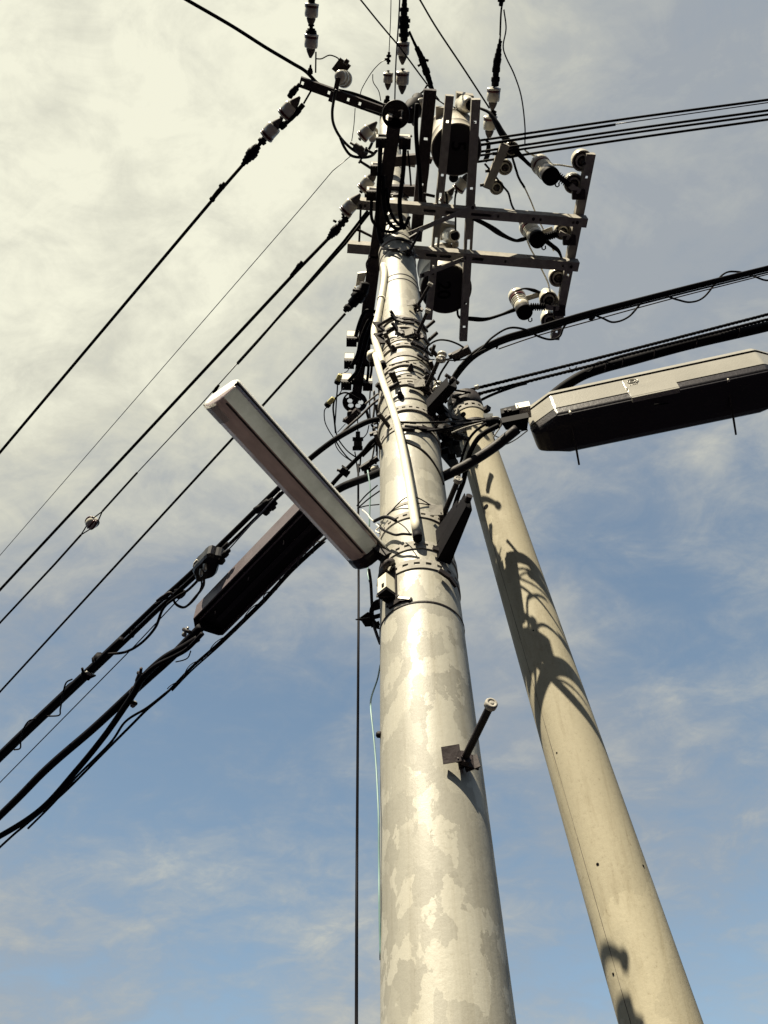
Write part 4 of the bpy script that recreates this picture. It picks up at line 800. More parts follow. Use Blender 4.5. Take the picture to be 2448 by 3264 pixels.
# raised panel, spiral and letters
pc = O+dl*.56+u*.150-dd_*.004
pan = MB(); pan.box(pc, dl*.042, dd_*.0045, u*.043); pn = part('badge', pan, 'hood', rt)
mb = MB(); pts = []; rad = []
for i in range(64):
    t = i/63; an = R_(-60)+t*R_(720); rr = .031*(1-t*.82); pts.append(pc+u*.009-dd_*.006+dl*(rr*math.cos(an)*1.0)+u*(rr*.80*math.sin(an))); rad.append(.0042*(1-.5*t))
mb.tube(pts, rad, 6); part('spiral', mb, 'hood', pn)
text_mesh('NTT', .022, .0025, pc-u*.030-dd_*.005, dl, u, 'hood', pn, 'letters')
for (x, y, x1, y1) in ((1818, 1322, 1846, 1482), (2320, 1218, 2346, 1386)):
    a = H(x, y, ZC+.02); b = a+(H(x1, y1, ZC-.10)-a); mb = MB(); mb.tube([a-dd_*.015, a.lerp(b, .02)-dd_*.012, a.lerp(b, .55), b], [.006, .006, .006, .005], 8); st = part('hanging_rod', mb, 'steeldark', rt)
    mb = MB(); mb.rod(a-dd_*.016+u*.012, a-dd_*.014-u*.016, .007); part('tip', mb, 'cream', st)
mb = MB(); mb.rod(H(2085, 1290, ZC-.05), H(2130, 1285, ZC-.05), .004); part('hinge', mb, 'ink', rt)
# pipe arm and its bracket
pa = root('pipe_arm', 'thick dark steel pipe arm reaching from the pole to the closure box', 'arm', S(1425, 1515))
q0 = S(1428, 1518); zc = q0.z; qs = [q0-nrm(q0)*.03, H(1470, 1492, zc+.03), H(1520, 1462, zc+.08), H(1580, 1422, zc+.14), H(1648, 1368, zc+.2)]
mb = MB(); mb.tube(crom(qs, 6), wr(qs[2], 33), 18); part('pipe', mb, 'iron', pa)
mb = MB(); e = qs[-1]; mb.hexa([H(1598, 1348, ZC), H(1686, 1330, ZC), H(1680, 1372, ZC), H(1612, 1370, ZC)], u*.05); part('mount', mb, 'black', pa)
mb = MB(); mb.hexa([H(1598, 1318, ZC+.08), H(1655, 1304, ZC+.08), H(1655, 1338, ZC+.08), H(1600, 1340, ZC+.08)], u*.05); part('block', mb, 'black', pa)
mb = MB(); mb.bar(H(1600, 1320, ZC+.10), H(1625, 1314, ZC+.10), .012, .02); part('cleat', mb, 'white', pa)
mb = MB(); mb.bar(H(1646, 1312, ZC+.12), H(1690, 1304, ZC+.12), .07, .05); part('lug', mb, 'cream', pa)
for x in (1612, 1626): mb = MB(); mb.rod(H(x, 1316, ZC+.09), H(x-1, 1305, ZC+.09), .009); part('bolt', mb, 'iron', pa)
jb = root('wire_joint', 'small clear connector block on the black cable end beside the pipe bracket', 'connector', H(1555, 1325, 5.6)); mb = MB(); mb.box(H(1556, 1326, 5.6), RIGHT*.024, UP*.014+FWD*.01, FWD*.012); part('block', mb, 'silver', jb)
ce = root('cable_end', 'bulky black cable joint sheath between the strut head and the pipe bracket', 'cable joint', H(1560, 1350, 5.5)); chunk(((1535, 1345), (1570, 1345), (1600, 1352)), 5.5, 5.5, (20, 30, 36, 34, 24, 14), 'sheath', None, parent=ce)
wire(((1570, 1330), (1588, 1330), (1598, 1345), (1594, 1362), (1582, 1380), (1574, 1395), (1585, 1412), (1612, 1416), (1645, 1400), (1682, 1372)), 5.4, 5.4, 4, 'white_wire', 'thin pale wire looping under the pipe bracket', 'wire', 'cream')
wire(((1596, 1352), (1578, 1370), (1573, 1384), (1590, 1394), (1620, 1392), (1655, 1376), (1682, 1369)), 5.42, 5.42, 3.5, 'dark_wire', 'thin dark wire looping under the pipe bracket beside the pale one', 'wire')
# cables crossing the pole face and dropping past the strut
def zz(x, y, off=.03): return S(x, y, off).z
GC = 'black cables round the strut head'
def cw(px, w, lb, m='black', z=None, name='black_cable', group=GC):
    P3 = []
    for p in px:
        if len(p) > 2: P3.append(p)
        else: P3.append((p[0], p[1], z))
    return wire(P3, z, z, w, name, lb, 'cable', m, group)
zp = zz(1300, 1346, .04)
cw(((1256, 1345, zz(1256, 1345, .05)), (1320, 1347, zp), (1400, 1346, zp), (1480, 1341, 5.6), (1545, 1334, 5.55)), 7, 'straight black cable across the pole face to the cable joint')
cw(((1264, 1356, zz(1264, 1356, .04)), (1290, 1368, zp), (1350, 1374, zp), (1420, 1366, zp), (1480, 1352, 5.5), (1545, 1342, 5.5)), 8, 'sagging black cable across the pole face below the straight one')
cw(((1440, 1380), (1480, 1364), (1540, 1347)), 6, 'pale twisted strand from the clamp to the cable joint', 'steel', 5.35)
cw(((1550, 1350), (1515, 1375), (1490, 1410), (1470, 1470), (1462, 1530), (1455, 1560)), 9, 'thinner black cable dropping left of the strut pole', z=5.3)
cw(((1590, 1356), (1548, 1378), (1518, 1405), (1492, 1460), (1478, 1530), (1460, 1580), (1440, 1645)), 17, 'thicker black cable dropping across the strut head behind the pole', z=5.25)
cw(((1265, 1372, zz(1265, 1372, .004)), (1290, 1405, zz(1290, 1405, .004)), (1340, 1430, zz(1340, 1430, .004)), (1370, 1458, zz(1370, 1458, .004)), (1400, 1505, zz(1400, 1505, .004)), (1415, 1545, zz(1415, 1545, .004))), 6, 'thin dark cable lying across the face of the thick pole')
cw(((1430, 1150), (1400, 1200), (1385, 1260), (1380, 1300)), 7, 'black cable running down behind the high folded arm', z=5.9)
for i, (a, lb) in enumerate(((((1385, 1205), (1395, 1222), (1415, 1232), (1428, 1230)), 'upper of two small curved wires right of the bands'), (((1372, 1230), (1380, 1248), (1395, 1262), (1412, 1262)), 'lower of two small curved wires right of the bands'))): cw(a, 5, lb, z=zz(1370, 1240))
cw(((1442, 1238), (1452, 1200), (1480, 1165), (1500, 1135)), 9, 'black cable joining the right bundle from the high folded arm', z=5.95)
cw(((1440, 1242), (1490, 1250), (1500, 1252)), 7, 'black tail from the high folded arm to the upper messenger', z=5.75)
kn = root('strut_head_fittings', 'cluster of rusty clamps and eye bolts on the strut head', 'clamp', H(1470, 1270, 6.6))
for (x, y, w, m_) in ((1462, 1262, 18, 'maroon'), (1480, 1258, 14, 'iron'), (1448, 1275, 14, 'iron'), (1472, 1282, 12, 'silver')):
    c = H(x, y, 6.6); r = wr(c, w); mb = MB(); mb.lathe(c-u*r, (.3, -.2, 1), [(0, r*.5), (r*.3, r), (r*1.2, r), (r*1.6, r*.5)], 14); part('eye_nut', mb, m_, kn)
for (p, q, w) in (((1440, 1262), (1530, 1290), 16), ((1452, 1285), (1510, 1300), 20), ((1490, 1262), (1535, 1300), 12), ((1440, 1310), (1475, 1345), 24), ((1440, 1265), (1490, 1250), 10), ((1445, 1300), (1500, 1268), 12), ((1430, 1290), (1470, 1268), 6), ((1478, 1330), (1520, 1318), 14), ((1455, 1400), (1440, 1450), 24), ((1432, 1380), (1440, 1430), 22)):
    mb = MB(); mb.bar(H(*p, 6.5), H(*q, 6.5), wr(H(*p, 6.5), w), .02); part('strap', mb, 'iron', kn)
# ------------------------------------------------------------------ cables leaving lower left
ZL = 5.6
def lw(px, z0, z1, w, lb, m='black', name='black_cable', group=None, **k): return wire(px, z0, z1, w, name, lb, 'cable', m, group, **k)
ba = root('cable_bundle', 'black strapped bundle of cables running to the left edge above the dark closure box', 'cable', H(1190, 1345, ZL+.2))
pa_ = ((1215, 1335, ZL+.35), (1170, 1345, ZL+.3), (1120, 1370, ZL+.25), (1062, 1405), (985, 1465), (900, 1545), (820, 1622), (725, 1715), (600, 1835), (500, 1925), (390, 2030), (200, 2210), (0, 2400), (-400, 2790))
wire(pa_, ZL+.2, ZL+.15, 17, 'main_cable', None, parent=ba)
wire(shf(pa_[4:], 12, 14), ZL+.18, ZL+.13, 11, 'messenger', None, parent=ba)
wire(shf(pa_[7:], 2, 18), ZL+.12, ZL+.12, 13, 'second_cable', None, parent=ba)
wire(shf(pa_[10:], -2, 8), ZL+.12, ZL+.12, 20, 'third_cable', None, parent=ba)
for (p, q, w, nm) in (((870, 1590), (812, 1630), 24, 'clamp'), ((880, 1602), (840, 1634), 30, 'clamp'), ((562, 1878), (580, 1898), 36, 'clamp'), ((430, 2005), (418, 2028), 18, 'strap'), ((325, 2092), (310, 2108), 42, 'strap')):
    chunk((p, q), ZL+.15, ZL+.15, (w*.5, w, w*.8, w, w*.6), nm, None, parent=ba, m='black')
bolt_ = chunk(((258, 2150), (270, 2140), (300, 2155)), ZL+.1, ZL+.1, (8, 16, 8), 'saddle', None, parent=ba, m='silver')
chunk(((262, 2130), (268, 2160), (285, 2162), (304, 2153)), ZL+.08, ZL+.08, (8, 14, 18, 6, 6), 'bolt', None, parent=ba)
lw(((500, 1915), (520, 1900), (545, 1890), (560, 1925), (590, 1935), (625, 1900), (648, 1868), (650, 1835)), ZL+.1, ZL+.1, 8, 'pale jumper curling under the terminal box to the bundle', 'steeldark', 'jumper_cable')
lw(((496, 1926), (540, 1905), (566, 1928), (592, 1934), (622, 1908), (642, 1870), (640, 1835)), ZL+.08, ZL+.08, 6, 'second jumper curling under the terminal box beside the pale one', 'black', 'jumper_cable')
lw(((345, 2085), (400, 2078), (450, 2050), (495, 2000), (520, 1940), (560, 1905), (600, 1880), (650, 1830)), ZL+.05, ZL+.05, 9, 'thick black jumper bowing below the bundle from strap to terminal box', 'black', 'jumper_cable')
tbx = root('terminal_box', 'lobed black terminal box with two silver plugs clipped on the left cable bundle', 'terminal box', H(660, 1805, ZL+.1))
mb = MB(); c = H(660, 1808, ZL); ex = (H(715, 1760, ZL)-c); ey = (H(685, 1842, ZL)-c)*.9; pts = []
for i in range(28):
    an = 2*math.pi*i/28; k = 1+.09*math.sin(5*an+.6); pts.append(c+ex*math.cos(an)*k*.74+ey*math.sin(an)*k*.86)
n = len(pts); upv = Vector((0,0,.075)); vs = pts+[p+upv for p in pts]+[c+(p-c)*.86-Vector((0,0,.02)) for p in pts]
mb.add(vs, [tuple(range(2*n, 3*n))[::-1], tuple(range(n, 2*n))]+[(k, (k+1) % n, n+(k+1) % n, n+k) for k in range(n)]+[(2*n+k, 2*n+(k+1) % n, (k+1) % n, k) for k in range(n)]); part('body', mb, 'blackgloss', tbx)
mb = MB(); edge = [p+Vector((0,-.002,.04)) for p in pts[9:20]]; mb.tube(edge, .006, 6); part('rim', mb, 'cream', tbx)
for (x, y) in ((641, 1822), (653, 1806)):
    mb = MB(); a = H(x, y-9, ZL-.02); b = H(x, y+9, ZL-.05); mb.lathe(a, b-a, [(0, .010), (.004, .012), ((b-a).length, .012), ((b-a).length*1.3, .006)], 12); part('plug', mb, 'silver', tbx)
chunk(((700, 1790), (716, 1768), (732, 1752)), ZL, ZL, (30, 16, 22, 14, 8), 'gland', None, parent=tbx)
lw(((892, 1568), (820, 1650), (735, 1745), (560, 1920), (430, 2058), (0, 2494), (-300, 2800)), ZL+.1, ZL+.1, 4, 'thin drop wire running parallel below the left cable bundle', 'wirethin', 'drop_wire', straight=True)
lw(((230, 2165), (212, 2175), (203, 2200), (196, 2240), (192, 2262), (188, 2280), (150, 2283)), ZL, ZL, 5, 'short dangling tail with a fat joint under the left bundle', 'black', 'dangling_wire')
lw(((115, 2290), (90, 2300), (72, 2330), (66, 2360), (64, 2385), (45, 2390)), ZL, ZL, 5, 'short dangling tail nearest the left edge under the bundle', 'black', 'dangling_wire')
lw(((245, 2165), (215, 2185), (195, 2215)), ZL+.2, ZL+.2, 5, 'small loop of wire above the left bundle', 'black', 'dangling_wire')
# middle thick cable through the dark closure
ZM = 5.35
mcb = lw(((1222, 1500, ZM+.25), (1175, 1520, ZM+.15), (1120, 1540), (1085, 1556), (1050, 1580), (1000, 1640)), ZM+.05, ZM, 26, 'thick black cable from the pole passing behind the left lamp', name='thick_cable', n=14)
lw(((640, 2000), (600, 2040), (540, 2100), (440, 2190), (300, 2320), (150, 2450), (0, 2600), (-400, 2980)), ZM, ZM, 26, 'thickest black cable from the dark closure box to the left edge', name='thick_cable', n=14)
lw(((630, 2035), (590, 2060), (520, 2100), (455, 2160), (430, 2205), (400, 2250), (330, 2350), (240, 2460), (130, 2580), (0, 2665), (-150, 2740)), ZM-.05, ZM-.05, 21, 'thick black branch cable bending down from the cable joint to the left edge', name='thick_cable', n=12)
lw(((645, 2020), (600, 2066), (560, 2090), (500, 2120), (455, 2155)), ZM-.08, ZM-.08, 15, 'sheathed branch between the dark closure box and the cable joint', 'black', 'thick_cable')
for (pts_, w, lb) in ((((450, 2130), (448, 2150), (440, 2170), (430, 2190), (420, 2215)), 20, 'rusty strapped cable joint halfway on the thick left cables'), (((600, 2000), (593, 2012), (585, 2026)), 14, 'pale bolted saddle on the cable just left of the dark closure box'), (((410, 2225), (420, 2240), (430, 2248)), 22, 'pale looped fitting where the branch cable bends down')):
    rt = root('cable_saddle', lb, 'fitting', H(*pts_[0], ZM)); chunk(pts_, ZM-.03, ZM-.03, (w*.5, w, w*.7, w*1.1, w*.6), 'saddle', None, parent=rt, m='steeldark' if w == 20 else 'silver')
    p = pts_[1]; mb = MB(); mb.rod(H(p[0]-8, p[1]-6, ZM-.02), H(p[0]+14, p[1]+4, ZM-.06), .012, 8); part('bolt', mb, 'iron', rt)
lw(((560, 2110), (585, 2104), (600, 2095), (608, 2075)), ZM-.1, ZM-.1, 4, 'small dangling tail under the dark closure box end', 'black', 'dangling_wire')
tw_p = ((1055, 1700, ZM+.1), (1030, 1722), (985, 1762), (928, 1815), (860, 1890), (818, 1934), (700, 2048), (612, 2126), (540, 2200), (470, 2260), (420, 2310), (330, 2400), (200, 2530), (80, 2630), (0, 2700), (-300, 2980))
lw(tw_p, ZM-.05, ZM-.05, 9, 'black drop cable hugging the lower edge of the dark closure box', name='drop_cable')
lw(tuple((x+5+6*math.sin(i*1.9), y+5-6*math.sin(i*1.9)) for i, (x, y, *_) in enumerate(tw_p[1:9])), ZM-.05, ZM-.05, 6, 'second drop cable twisting along the lower edge of the dark closure box', name='drop_cable')
lw(((540, 2200), (470, 2255), (400, 2300), (350, 2370), (240, 2480), (170, 2560), (90, 2640)), ZM-.08, ZM-.08, 8, 'drop cable bowing away from its neighbour in the lower left', name='drop_cable')
P_ = crom(path(tw_p[1:9], ZM-.07, ZM-.07), 16); mb = MB(); fine = []
for i, p in enumerate(P_):
    d = (P_[min(i+1, len(P_)-1)]-P_[max(i-1, 0)]).normalized(); s_1 = d.cross(Vector((0,0,1))).normalized(); u_1 = s_1.cross(d); fine.append(p+(s_1*math.cos(i*.42)+u_1*math.sin(i*.42))*.016)
mb.tube(fine, .003, 5); part('spiral_tie', mb, 'steeldark', None, 'thin pale tie wire spiralling round the drop cables by the dark closure box', fine[0], 'wire')
# dark closure box (left)
dk = root('cable_closure', 'long dark closure box behind and below the left lamp, its pale side facing up left', 'cable closure', H(616, 1966, 5.42))
zb_ = 5.42; q = [H(616, 1972, zb_), H(686, 2049, zb_), H(1056, 1688, zb_), H(962, 1615, zb_)]
al = (q[3]-q[0]).normalized(); ac = (q[1]-q[0]); ac = (ac-al*ac.dot(al)); wd = ac.length; ac.normalize(); lk_ = (q[3]-q[0]).length; o = q[0]
al.z = ac.z = 0
mb = MB(); mb.hexa([o, o+al*lk_, o+al*lk_+Vector((0,0,.15)), o+Vector((0,0,.15))], ac*.008); part('x', mb, 'hooddark', dk) if 0 else None
M['sidew'] = mat('dusty_side_plastic', (.20, .165, .175), .45, 0, .5, .18, 12, .1, 90)
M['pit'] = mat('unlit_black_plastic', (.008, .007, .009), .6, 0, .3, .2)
mb = MB(); prof = [(0, 0), (0, .12), (.03, .155), (wd-.03, .155), (wd, .12), (wd, 0), (wd-.008, 0), (wd-.008, .115), (.008, .115), (.008, 0)]
vs = []
for t in (0, lk_): vs += [o+al*t+ac*x+Vector((0,0,z)) for x, z in prof]
k = len(prof); mb.add(vs, [(i, (i+1) % k, k+(i+1) % k, k+i) for i in range(k)]+[tuple(range(k))[::-1], tuple(range(k, 2*k))]); part('side_wall', mb, 'sidew', dk)
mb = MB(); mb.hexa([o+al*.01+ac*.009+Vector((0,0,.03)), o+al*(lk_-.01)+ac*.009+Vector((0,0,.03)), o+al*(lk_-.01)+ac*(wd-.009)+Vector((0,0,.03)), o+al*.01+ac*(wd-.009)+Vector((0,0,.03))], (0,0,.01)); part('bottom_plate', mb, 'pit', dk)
mb = MB(); mb.bar(o+al*.0+ac*.04+Vector((0,0,.018)), o+al*lk_+ac*.04+Vector((0,0,.018)), .010, .012); part('edge_strip', mb, 'sidew', dk)
mb = MB(); mb.bar(o+al*.06+ac*.13+Vector((0,0,.024)), o+al*lk_+ac*.13+Vector((0,0,.024)), .03, .008); part('centre_rib', mb, 'hooddark', dk)
for t in (.10, .42, .74):
    mb = MB(); p = o+al*(lk_*t)+ac*.075+Vector((0,0,.022)); mb.rod(p-al*.012+ac*.012, p+al*.012-ac*.0, .004, 6); part('latch', mb, 'silver', dk)
mb = MB(); mb.hexa([o-al*.06+ac*.05, o+ac*.0, o+ac*wd, o-al*.02+ac*(wd-.02)], (0,0,.10)); part('end_boot', mb, 'black', dk)

# fluorescent street lamp (left)
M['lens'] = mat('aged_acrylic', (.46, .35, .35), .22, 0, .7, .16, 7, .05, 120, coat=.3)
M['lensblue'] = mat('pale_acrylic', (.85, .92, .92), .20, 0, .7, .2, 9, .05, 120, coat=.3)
for k_, tr_ in (('lens', .16), ('lensblue', .24)):
    t_ = M[k_].node_tree; b_ = t_.nodes['Principled BSDF']; tl_ = t_.nodes.new('ShaderNodeBsdfTranslucent'); mx_ = t_.nodes.new('ShaderNodeMixShader'); mx_.inputs[0].default_value = tr_
    cs_ = b_.inputs['Base Color'].links[0].from_socket; t_.links.new(cs_, tl_.inputs[0]); t_.links.new(b_.outputs[0], mx_.inputs[1]); t_.links.new(tl_.outputs[0], mx_.inputs[2]); t_.links.new(mx_.outputs[0], t_.nodes['Material Output'].inputs[0])
M['lamptop'] = mat('milky_acrylic', (1.7, 1.7, 1.62), .4, 0, .5, .05)
t_ = M['lamptop'].node_tree; b_ = t_.nodes['Principled BSDF']; tl_ = t_.nodes.new('ShaderNodeBsdfTranslucent'); mx_ = t_.nodes.new('ShaderNodeMixShader'); mx_.inputs[0].default_value = .45
cs_ = b_.inputs['Base Color'].links[0].from_socket; t_.links.new(cs_, tl_.inputs[0]); t_.links.new(b_.outputs[0], mx_.inputs[1]); t_.links.new(tl_.outputs[0], mx_.inputs[2]); t_.links.new(mx_.outputs[0], t_.nodes['Material Output'].inputs[0])
M['lamphousing'] = mat('lamp_housing', (.035, .028, .03), .4, 0, .5, .2)
LT = ((666, 1300), (738, 1208)); LB = ((1143, 1832), (1226, 1738)); zL0, zL1 = 4.53, 4.50
lamp = root('street_lamp', 'long tube street lamp with a ribbed plastic cover slanting left from the thick pole', 'street lamp', H(1190, 1780, zL1))
a = H(*LT[0], zL0), H(*LT[1], zL0); b = H(*LB[0], zL1), H(*LB[1], zL1)
ctr0 = (a[0]+a[1])/2; ctr1 = (b[0]+b[1])/2; ax = (ctr1-ctr0); LL = ax.length; ax.normalize(); sw = (a[1]-a[0]); sw = (sw-ax*sw.dot(ax)); hw = (sw.length)/2*1.17; sw.normalize(); dn = ax.cross(sw);
if dn.z > 0: dn = -dn
# sw points to the picture's right (towards the top edge)
def loft(prof, t0, t1, m, name, capends=True, parent=lamp, inset=0.0, lab=None, sheet=False, pale=()):
    mb = MB(); k = len(prof); vs = []
    ts = [(t0, inset), (t0+.012, 0), (t1-.012, 0), (t1, inset)]
    for t, i_ in ts: vs += [ctr0+ax*t+sw*(x*(1-i_))+dn*(y*(1-i_*2)) for x, y in prof]
    fl = [(j, i) for j in range(3) for i in range(k-1 if sheet else k)]
    fs = [(j*k+i, j*k+(i+1) % k, (j+1)*k+(i+1) % k, (j+1)*k+i) for j, i in fl]+[tuple(range(k))[::-1], tuple(range(3*k, 4*k))]
    mb.add(vs, fs)
    for q_, (j, i) in enumerate(fl):
        if i in pale: mb.m[q_] = 1
    ob = part(name, mb, m, parent, label=lab)
    bv = ob.modifiers.new('bevel', 'BEVEL'); bv.width = .006; bv.segments = 3; bv.limit_method = 'ANGLE'; bv.angle_limit = R_(20); return ob
h = hw
loft([(-h*.96, -.002), (h*.96, -.002), (h*.96, -.03), (h*.6, -.062), (-h*.6, -.062), (-h*.96, -.03), (-h*.96, -.002)][1:], .0, LL, 'lamptop', 'housing', inset=.03, sheet=True)
for sg_ in (-1, 1): loft([(sg_*h*1.0, .000), (sg_*h*.93, .000), (sg_*h*.93, -.008), (sg_*h*1.0, -.008)], -.002, LL+.002, 'whiterim', 'rim', inset=.02)
loft([(h*.99, .001), (h*.80, .010), (h*.80, .001)], .0, LL, 'lamphousing', 'gasket')
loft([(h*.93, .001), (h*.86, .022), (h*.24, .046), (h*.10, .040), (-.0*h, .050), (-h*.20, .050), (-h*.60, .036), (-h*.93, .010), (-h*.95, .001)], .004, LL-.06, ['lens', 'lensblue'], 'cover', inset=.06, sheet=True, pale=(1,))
pass
loft([(h*.95, .001), (h*.84, .026), (h*.1, .052), (-h*.25, .054), (-h*.65, .038), (-h*.95, .012), (-h*.97, .001)], LL-.062, LL-.004, 'lamphousing', 'end_cap', inset=.08)
mb = MB(); p = ctr0+ax*(LL-.035)-sw*h*.25+dn*.053; mb.lathe(p, dn, [(0, .010), (.003, .009)], 16); part('knockout', mb, 'steeldark', lamp)
for i in range(22):                 # moulded ribs at the far end
    mb = MB() if i == 0 else mb; t = .004+i*.0042
    for (x0, y0), (x1, y1) in (((-h*.93, .012), (-h*.60, .0375)), ((-h*.60, .0375), (-h*.22, .051))): mb.bar(ctr0+ax*t+sw*x0+dn*y0, ctr0+ax*t+sw*x1+dn*y1, .0018, .002, dn)
part('ribs', mb, 'whiterim', lamp)
for (x0, x1, yy) in ((.05, -.02, .047),):
    mb = MB(); mb.bar(ctr0+ax*.03+sw*h*.16+dn*.0445, ctr0+ax*(LL-.08)+sw*h*.16+dn*.0445, .008, .003, dn); part('groove', mb, 'lamphousing', lamp)
mb = MB(); e = ctr1; s0 = S(1236, 1795); mb.bar(e-ax*.08+dn*-.05, s0+Vector((0,0,.03)), .05, .03); part('arm', mb, 'iron', lamp)
mb = MB(); mb.tube(crom([S(1248, 1790, .01), S(1230, 1800, .05), H(1218, 1830, s0.z), H(1212, 1870, s0.z-.02)], 5), .016, 8); part('hook', mb, 'steeldark', lamp)
# wires at the lamp
GL = 'taped wires between the lamp and the conduit'
def lwr(px, off, w, lb, m='black'):
    Pq = [S(x, y, o_ if o_ is not None else off) for (x, y, *r_) in px for o_ in ((r_[0] if r_ else None),)]
    Q = crom(Pq, 6); mb = MB(); mb.tube(Q, w/2*depth(Q[0])/FPX, 8); return part('taped_wire', mb, m, None, lb, Q[0], 'wire', GL)
lwr(((1192, 1662), (1206, 1655), (1225, 1648), (1245, 1651), (1262, 1660)), .07, 11, 'fat taped splice arching right of the left lamp')
lwr(((1262, 1660), (1290, 1680), (1306, 1700)), .06, 3.5, 'thin wire arching from the taped splice to the conduit mouth')
lwr(((1205, 1672), (1220, 1688), (1245, 1700), (1262, 1705), (1285, 1702), (1312, 1704)), .06, 8, 'lower taped wire running into the conduit mouth')
lwr(((1190, 1660), (1180, 1652), (1172, 1640), (1155, 1625)), .09, 4, 'pale wire from the lamp back to the taped splice', 'cream')
lwr(((1200, 1672), (1208, 1680), (1198, 1692), (1210, 1700)), .08, 5, 'small pale knot of wire ends beside the lamp', 'cream')
lwr(((1146, 1618), (1170, 1612), (1208, 1608)), .05, 4, 'short wire from the lamp knot to the pole edge')
lwr(((1140, 1620), (1175, 1590), (1210, 1565)), .09, 4.5, 'short straight wire rising from the lamp to the pole, lower one')
lwr(((1138, 1612), (1165, 1580), (1203, 1547)), .10, 4.5, 'short straight wire rising from the lamp to the pole, upper one')
# vertical drop lines: true plumb-ish lines hanging beside the pole
def vline(px, d0, w, lb, m, name='drop_line', d1=None):
    d1 = d0 if d1 is None else d1; k = len(px)
    P = [D(x, y, d0+(d1-d0)*i/(k-1)) for i, (x, y) in enumerate(px)]; Q = crom(P, 6); mb = MB(); mb.tube(Q, w/2*depth(Q[len(Q)//2])/FPX, 8); return part(name, mb, m, None, lb, Q[-1], 'cable')
vline(((1142, 1480), (1142, 1600), (1143, 1830), (1143, 1950), (1142, 2100), (1140, 2400), (1138, 2700), (1137, 2900), (1136, 3264), (1135, 3500)), 4.75, 8.5, 'black line hanging straight down left of the thick pole', 'black', d1=2.5)
vline(((1176, 1815), (1182, 1860), (1186, 1935), (1190, 1985), (1200, 2020), (1212, 2052)), 3.75, 10, 'mottled silvery sheath hanging beside the pole below the left lamp', 'steeldark', d1=3.5)
vline(((1172, 1500), (1180, 1560), (1178, 1640), (1176, 1730), (1172, 1820), (1178, 1855)), 4.2, 5, 'pale green wire hanging behind the left lamp end', 'greenw', d1=3.75)
vline(((1212, 2120), (1203, 2165), (1184, 2222), (1182, 2262), (1190, 2340), (1198, 2430), (1203, 2520), (1207, 2620), (1208, 2760), (1209, 2880), (1213, 3060)), 3.35, 6, 'pale green wire bowing out from the left edge of the thick pole', 'greenw', d1=2.36)
# white meter-like box and black bracket with a pierced plate
wb = root('white_box', 'small cream box with a square hole strapped to the pole below the left lamp', 'box', S(1232, 1870))
p = S(1231, 1868, .03); nn_ = nrm(p); tt = nn_.cross(Vector((0,0,1))); mb = MB(); mb.box(p, tt*.024, nn_*.024, Vector((0,0,.045))); bx_ = part('shell', mb, 'cream', wb)
mb = MB(); mb.box(p+nn_*.0245+Vector((0,0,-.02))-tt*.006, tt*.006, nn_*.002, Vector((0,0,.010))); part('hole', mb, 'ink', bx_)
mb = MB(); mb.box(p-Vector((0,0,.053)), tt*.027, nn_*.027, Vector((0,0,.008))); part('base', mb, 'black', wb)
mb = MB(); mb.box(p-nn_*.03+Vector((0,0,.02)), tt*.03, nn_*.005, Vector((0,0,.10))); part('back_plate', mb, 'iron', wb)
mb = MB(); mb.bar(p-nn_*.0+Vector((0,0,-.06))-RIGHT*.04, p+Vector((0,0,-.06))+RIGHT*.05, .006, .01); part('strap', mb, 'iron', wb)
rk = root('pierced_bracket', 'black pierced hook bracket on the left edge of the pole under the small cream box', 'bracket', S(1212, 1960))
dB = 3.6; mb = MB(); k = 26; pts = [(1210+34*math.cos(t), 1958+48*math.sin(t)) for t in [math.pi*(.5+i/k) for i in range(k+1)]]
outer = [D(x, y, dB) for x, y in pts]; inner = [D(1210+(x-1210)*.55, 1958+(y-1958)*.6, dB) for x, y in pts]; th = FWD*.012
vs = outer+inner+[q+th for q in outer]+[q+th for q in inner]; n = k+1
mb.add(vs, [(i, i+1, n+i+1, n+i) for i in range(k)]+[(2*n+i, 2*n+i+1, 3*n+i+1, 3*n+i) for i in range(k)]+[(i, i+1, 2*n+i+1, 2*n+i) for i in range(k)]+[(n+i, n+i+1, 3*n+i+1, 3*n+i) for i in range(k)]); part('ring', mb, 'iron', rk)
for (x, y) in ((1198, 1938), (1200, 1965), (1196, 1990)): mb = MB(); mb.bar(D(x-14, y+4, dB), D(x+14, y-4, dB), .018, .012, FWD); part('spoke', mb, 'iron', rk)
mb = MB(); q = [D(1140, 1975, dB-.02), D(1172, 1952, dB), D(1186, 1960, dB), D(1196, 1996, dB), D(1164, 1998, dB), D(1152, 1980, dB)]
vs = q+[v+th*2 for v in q]; n = 6; mb.add(vs, [tuple(range(6)), tuple(range(6, 12))[::-1]]+[(i, (i+1) % 6, 6+(i+1) % 6, 6+i) for i in range(6)]); part('fin', mb, 'iron', rk)
mb = MB(); mb.bar(D(1134, 1975, dB-.03), D(1178, 1969, dB-.02), .004, .02, FWD); part('blade', mb, 'steeldark', rk)

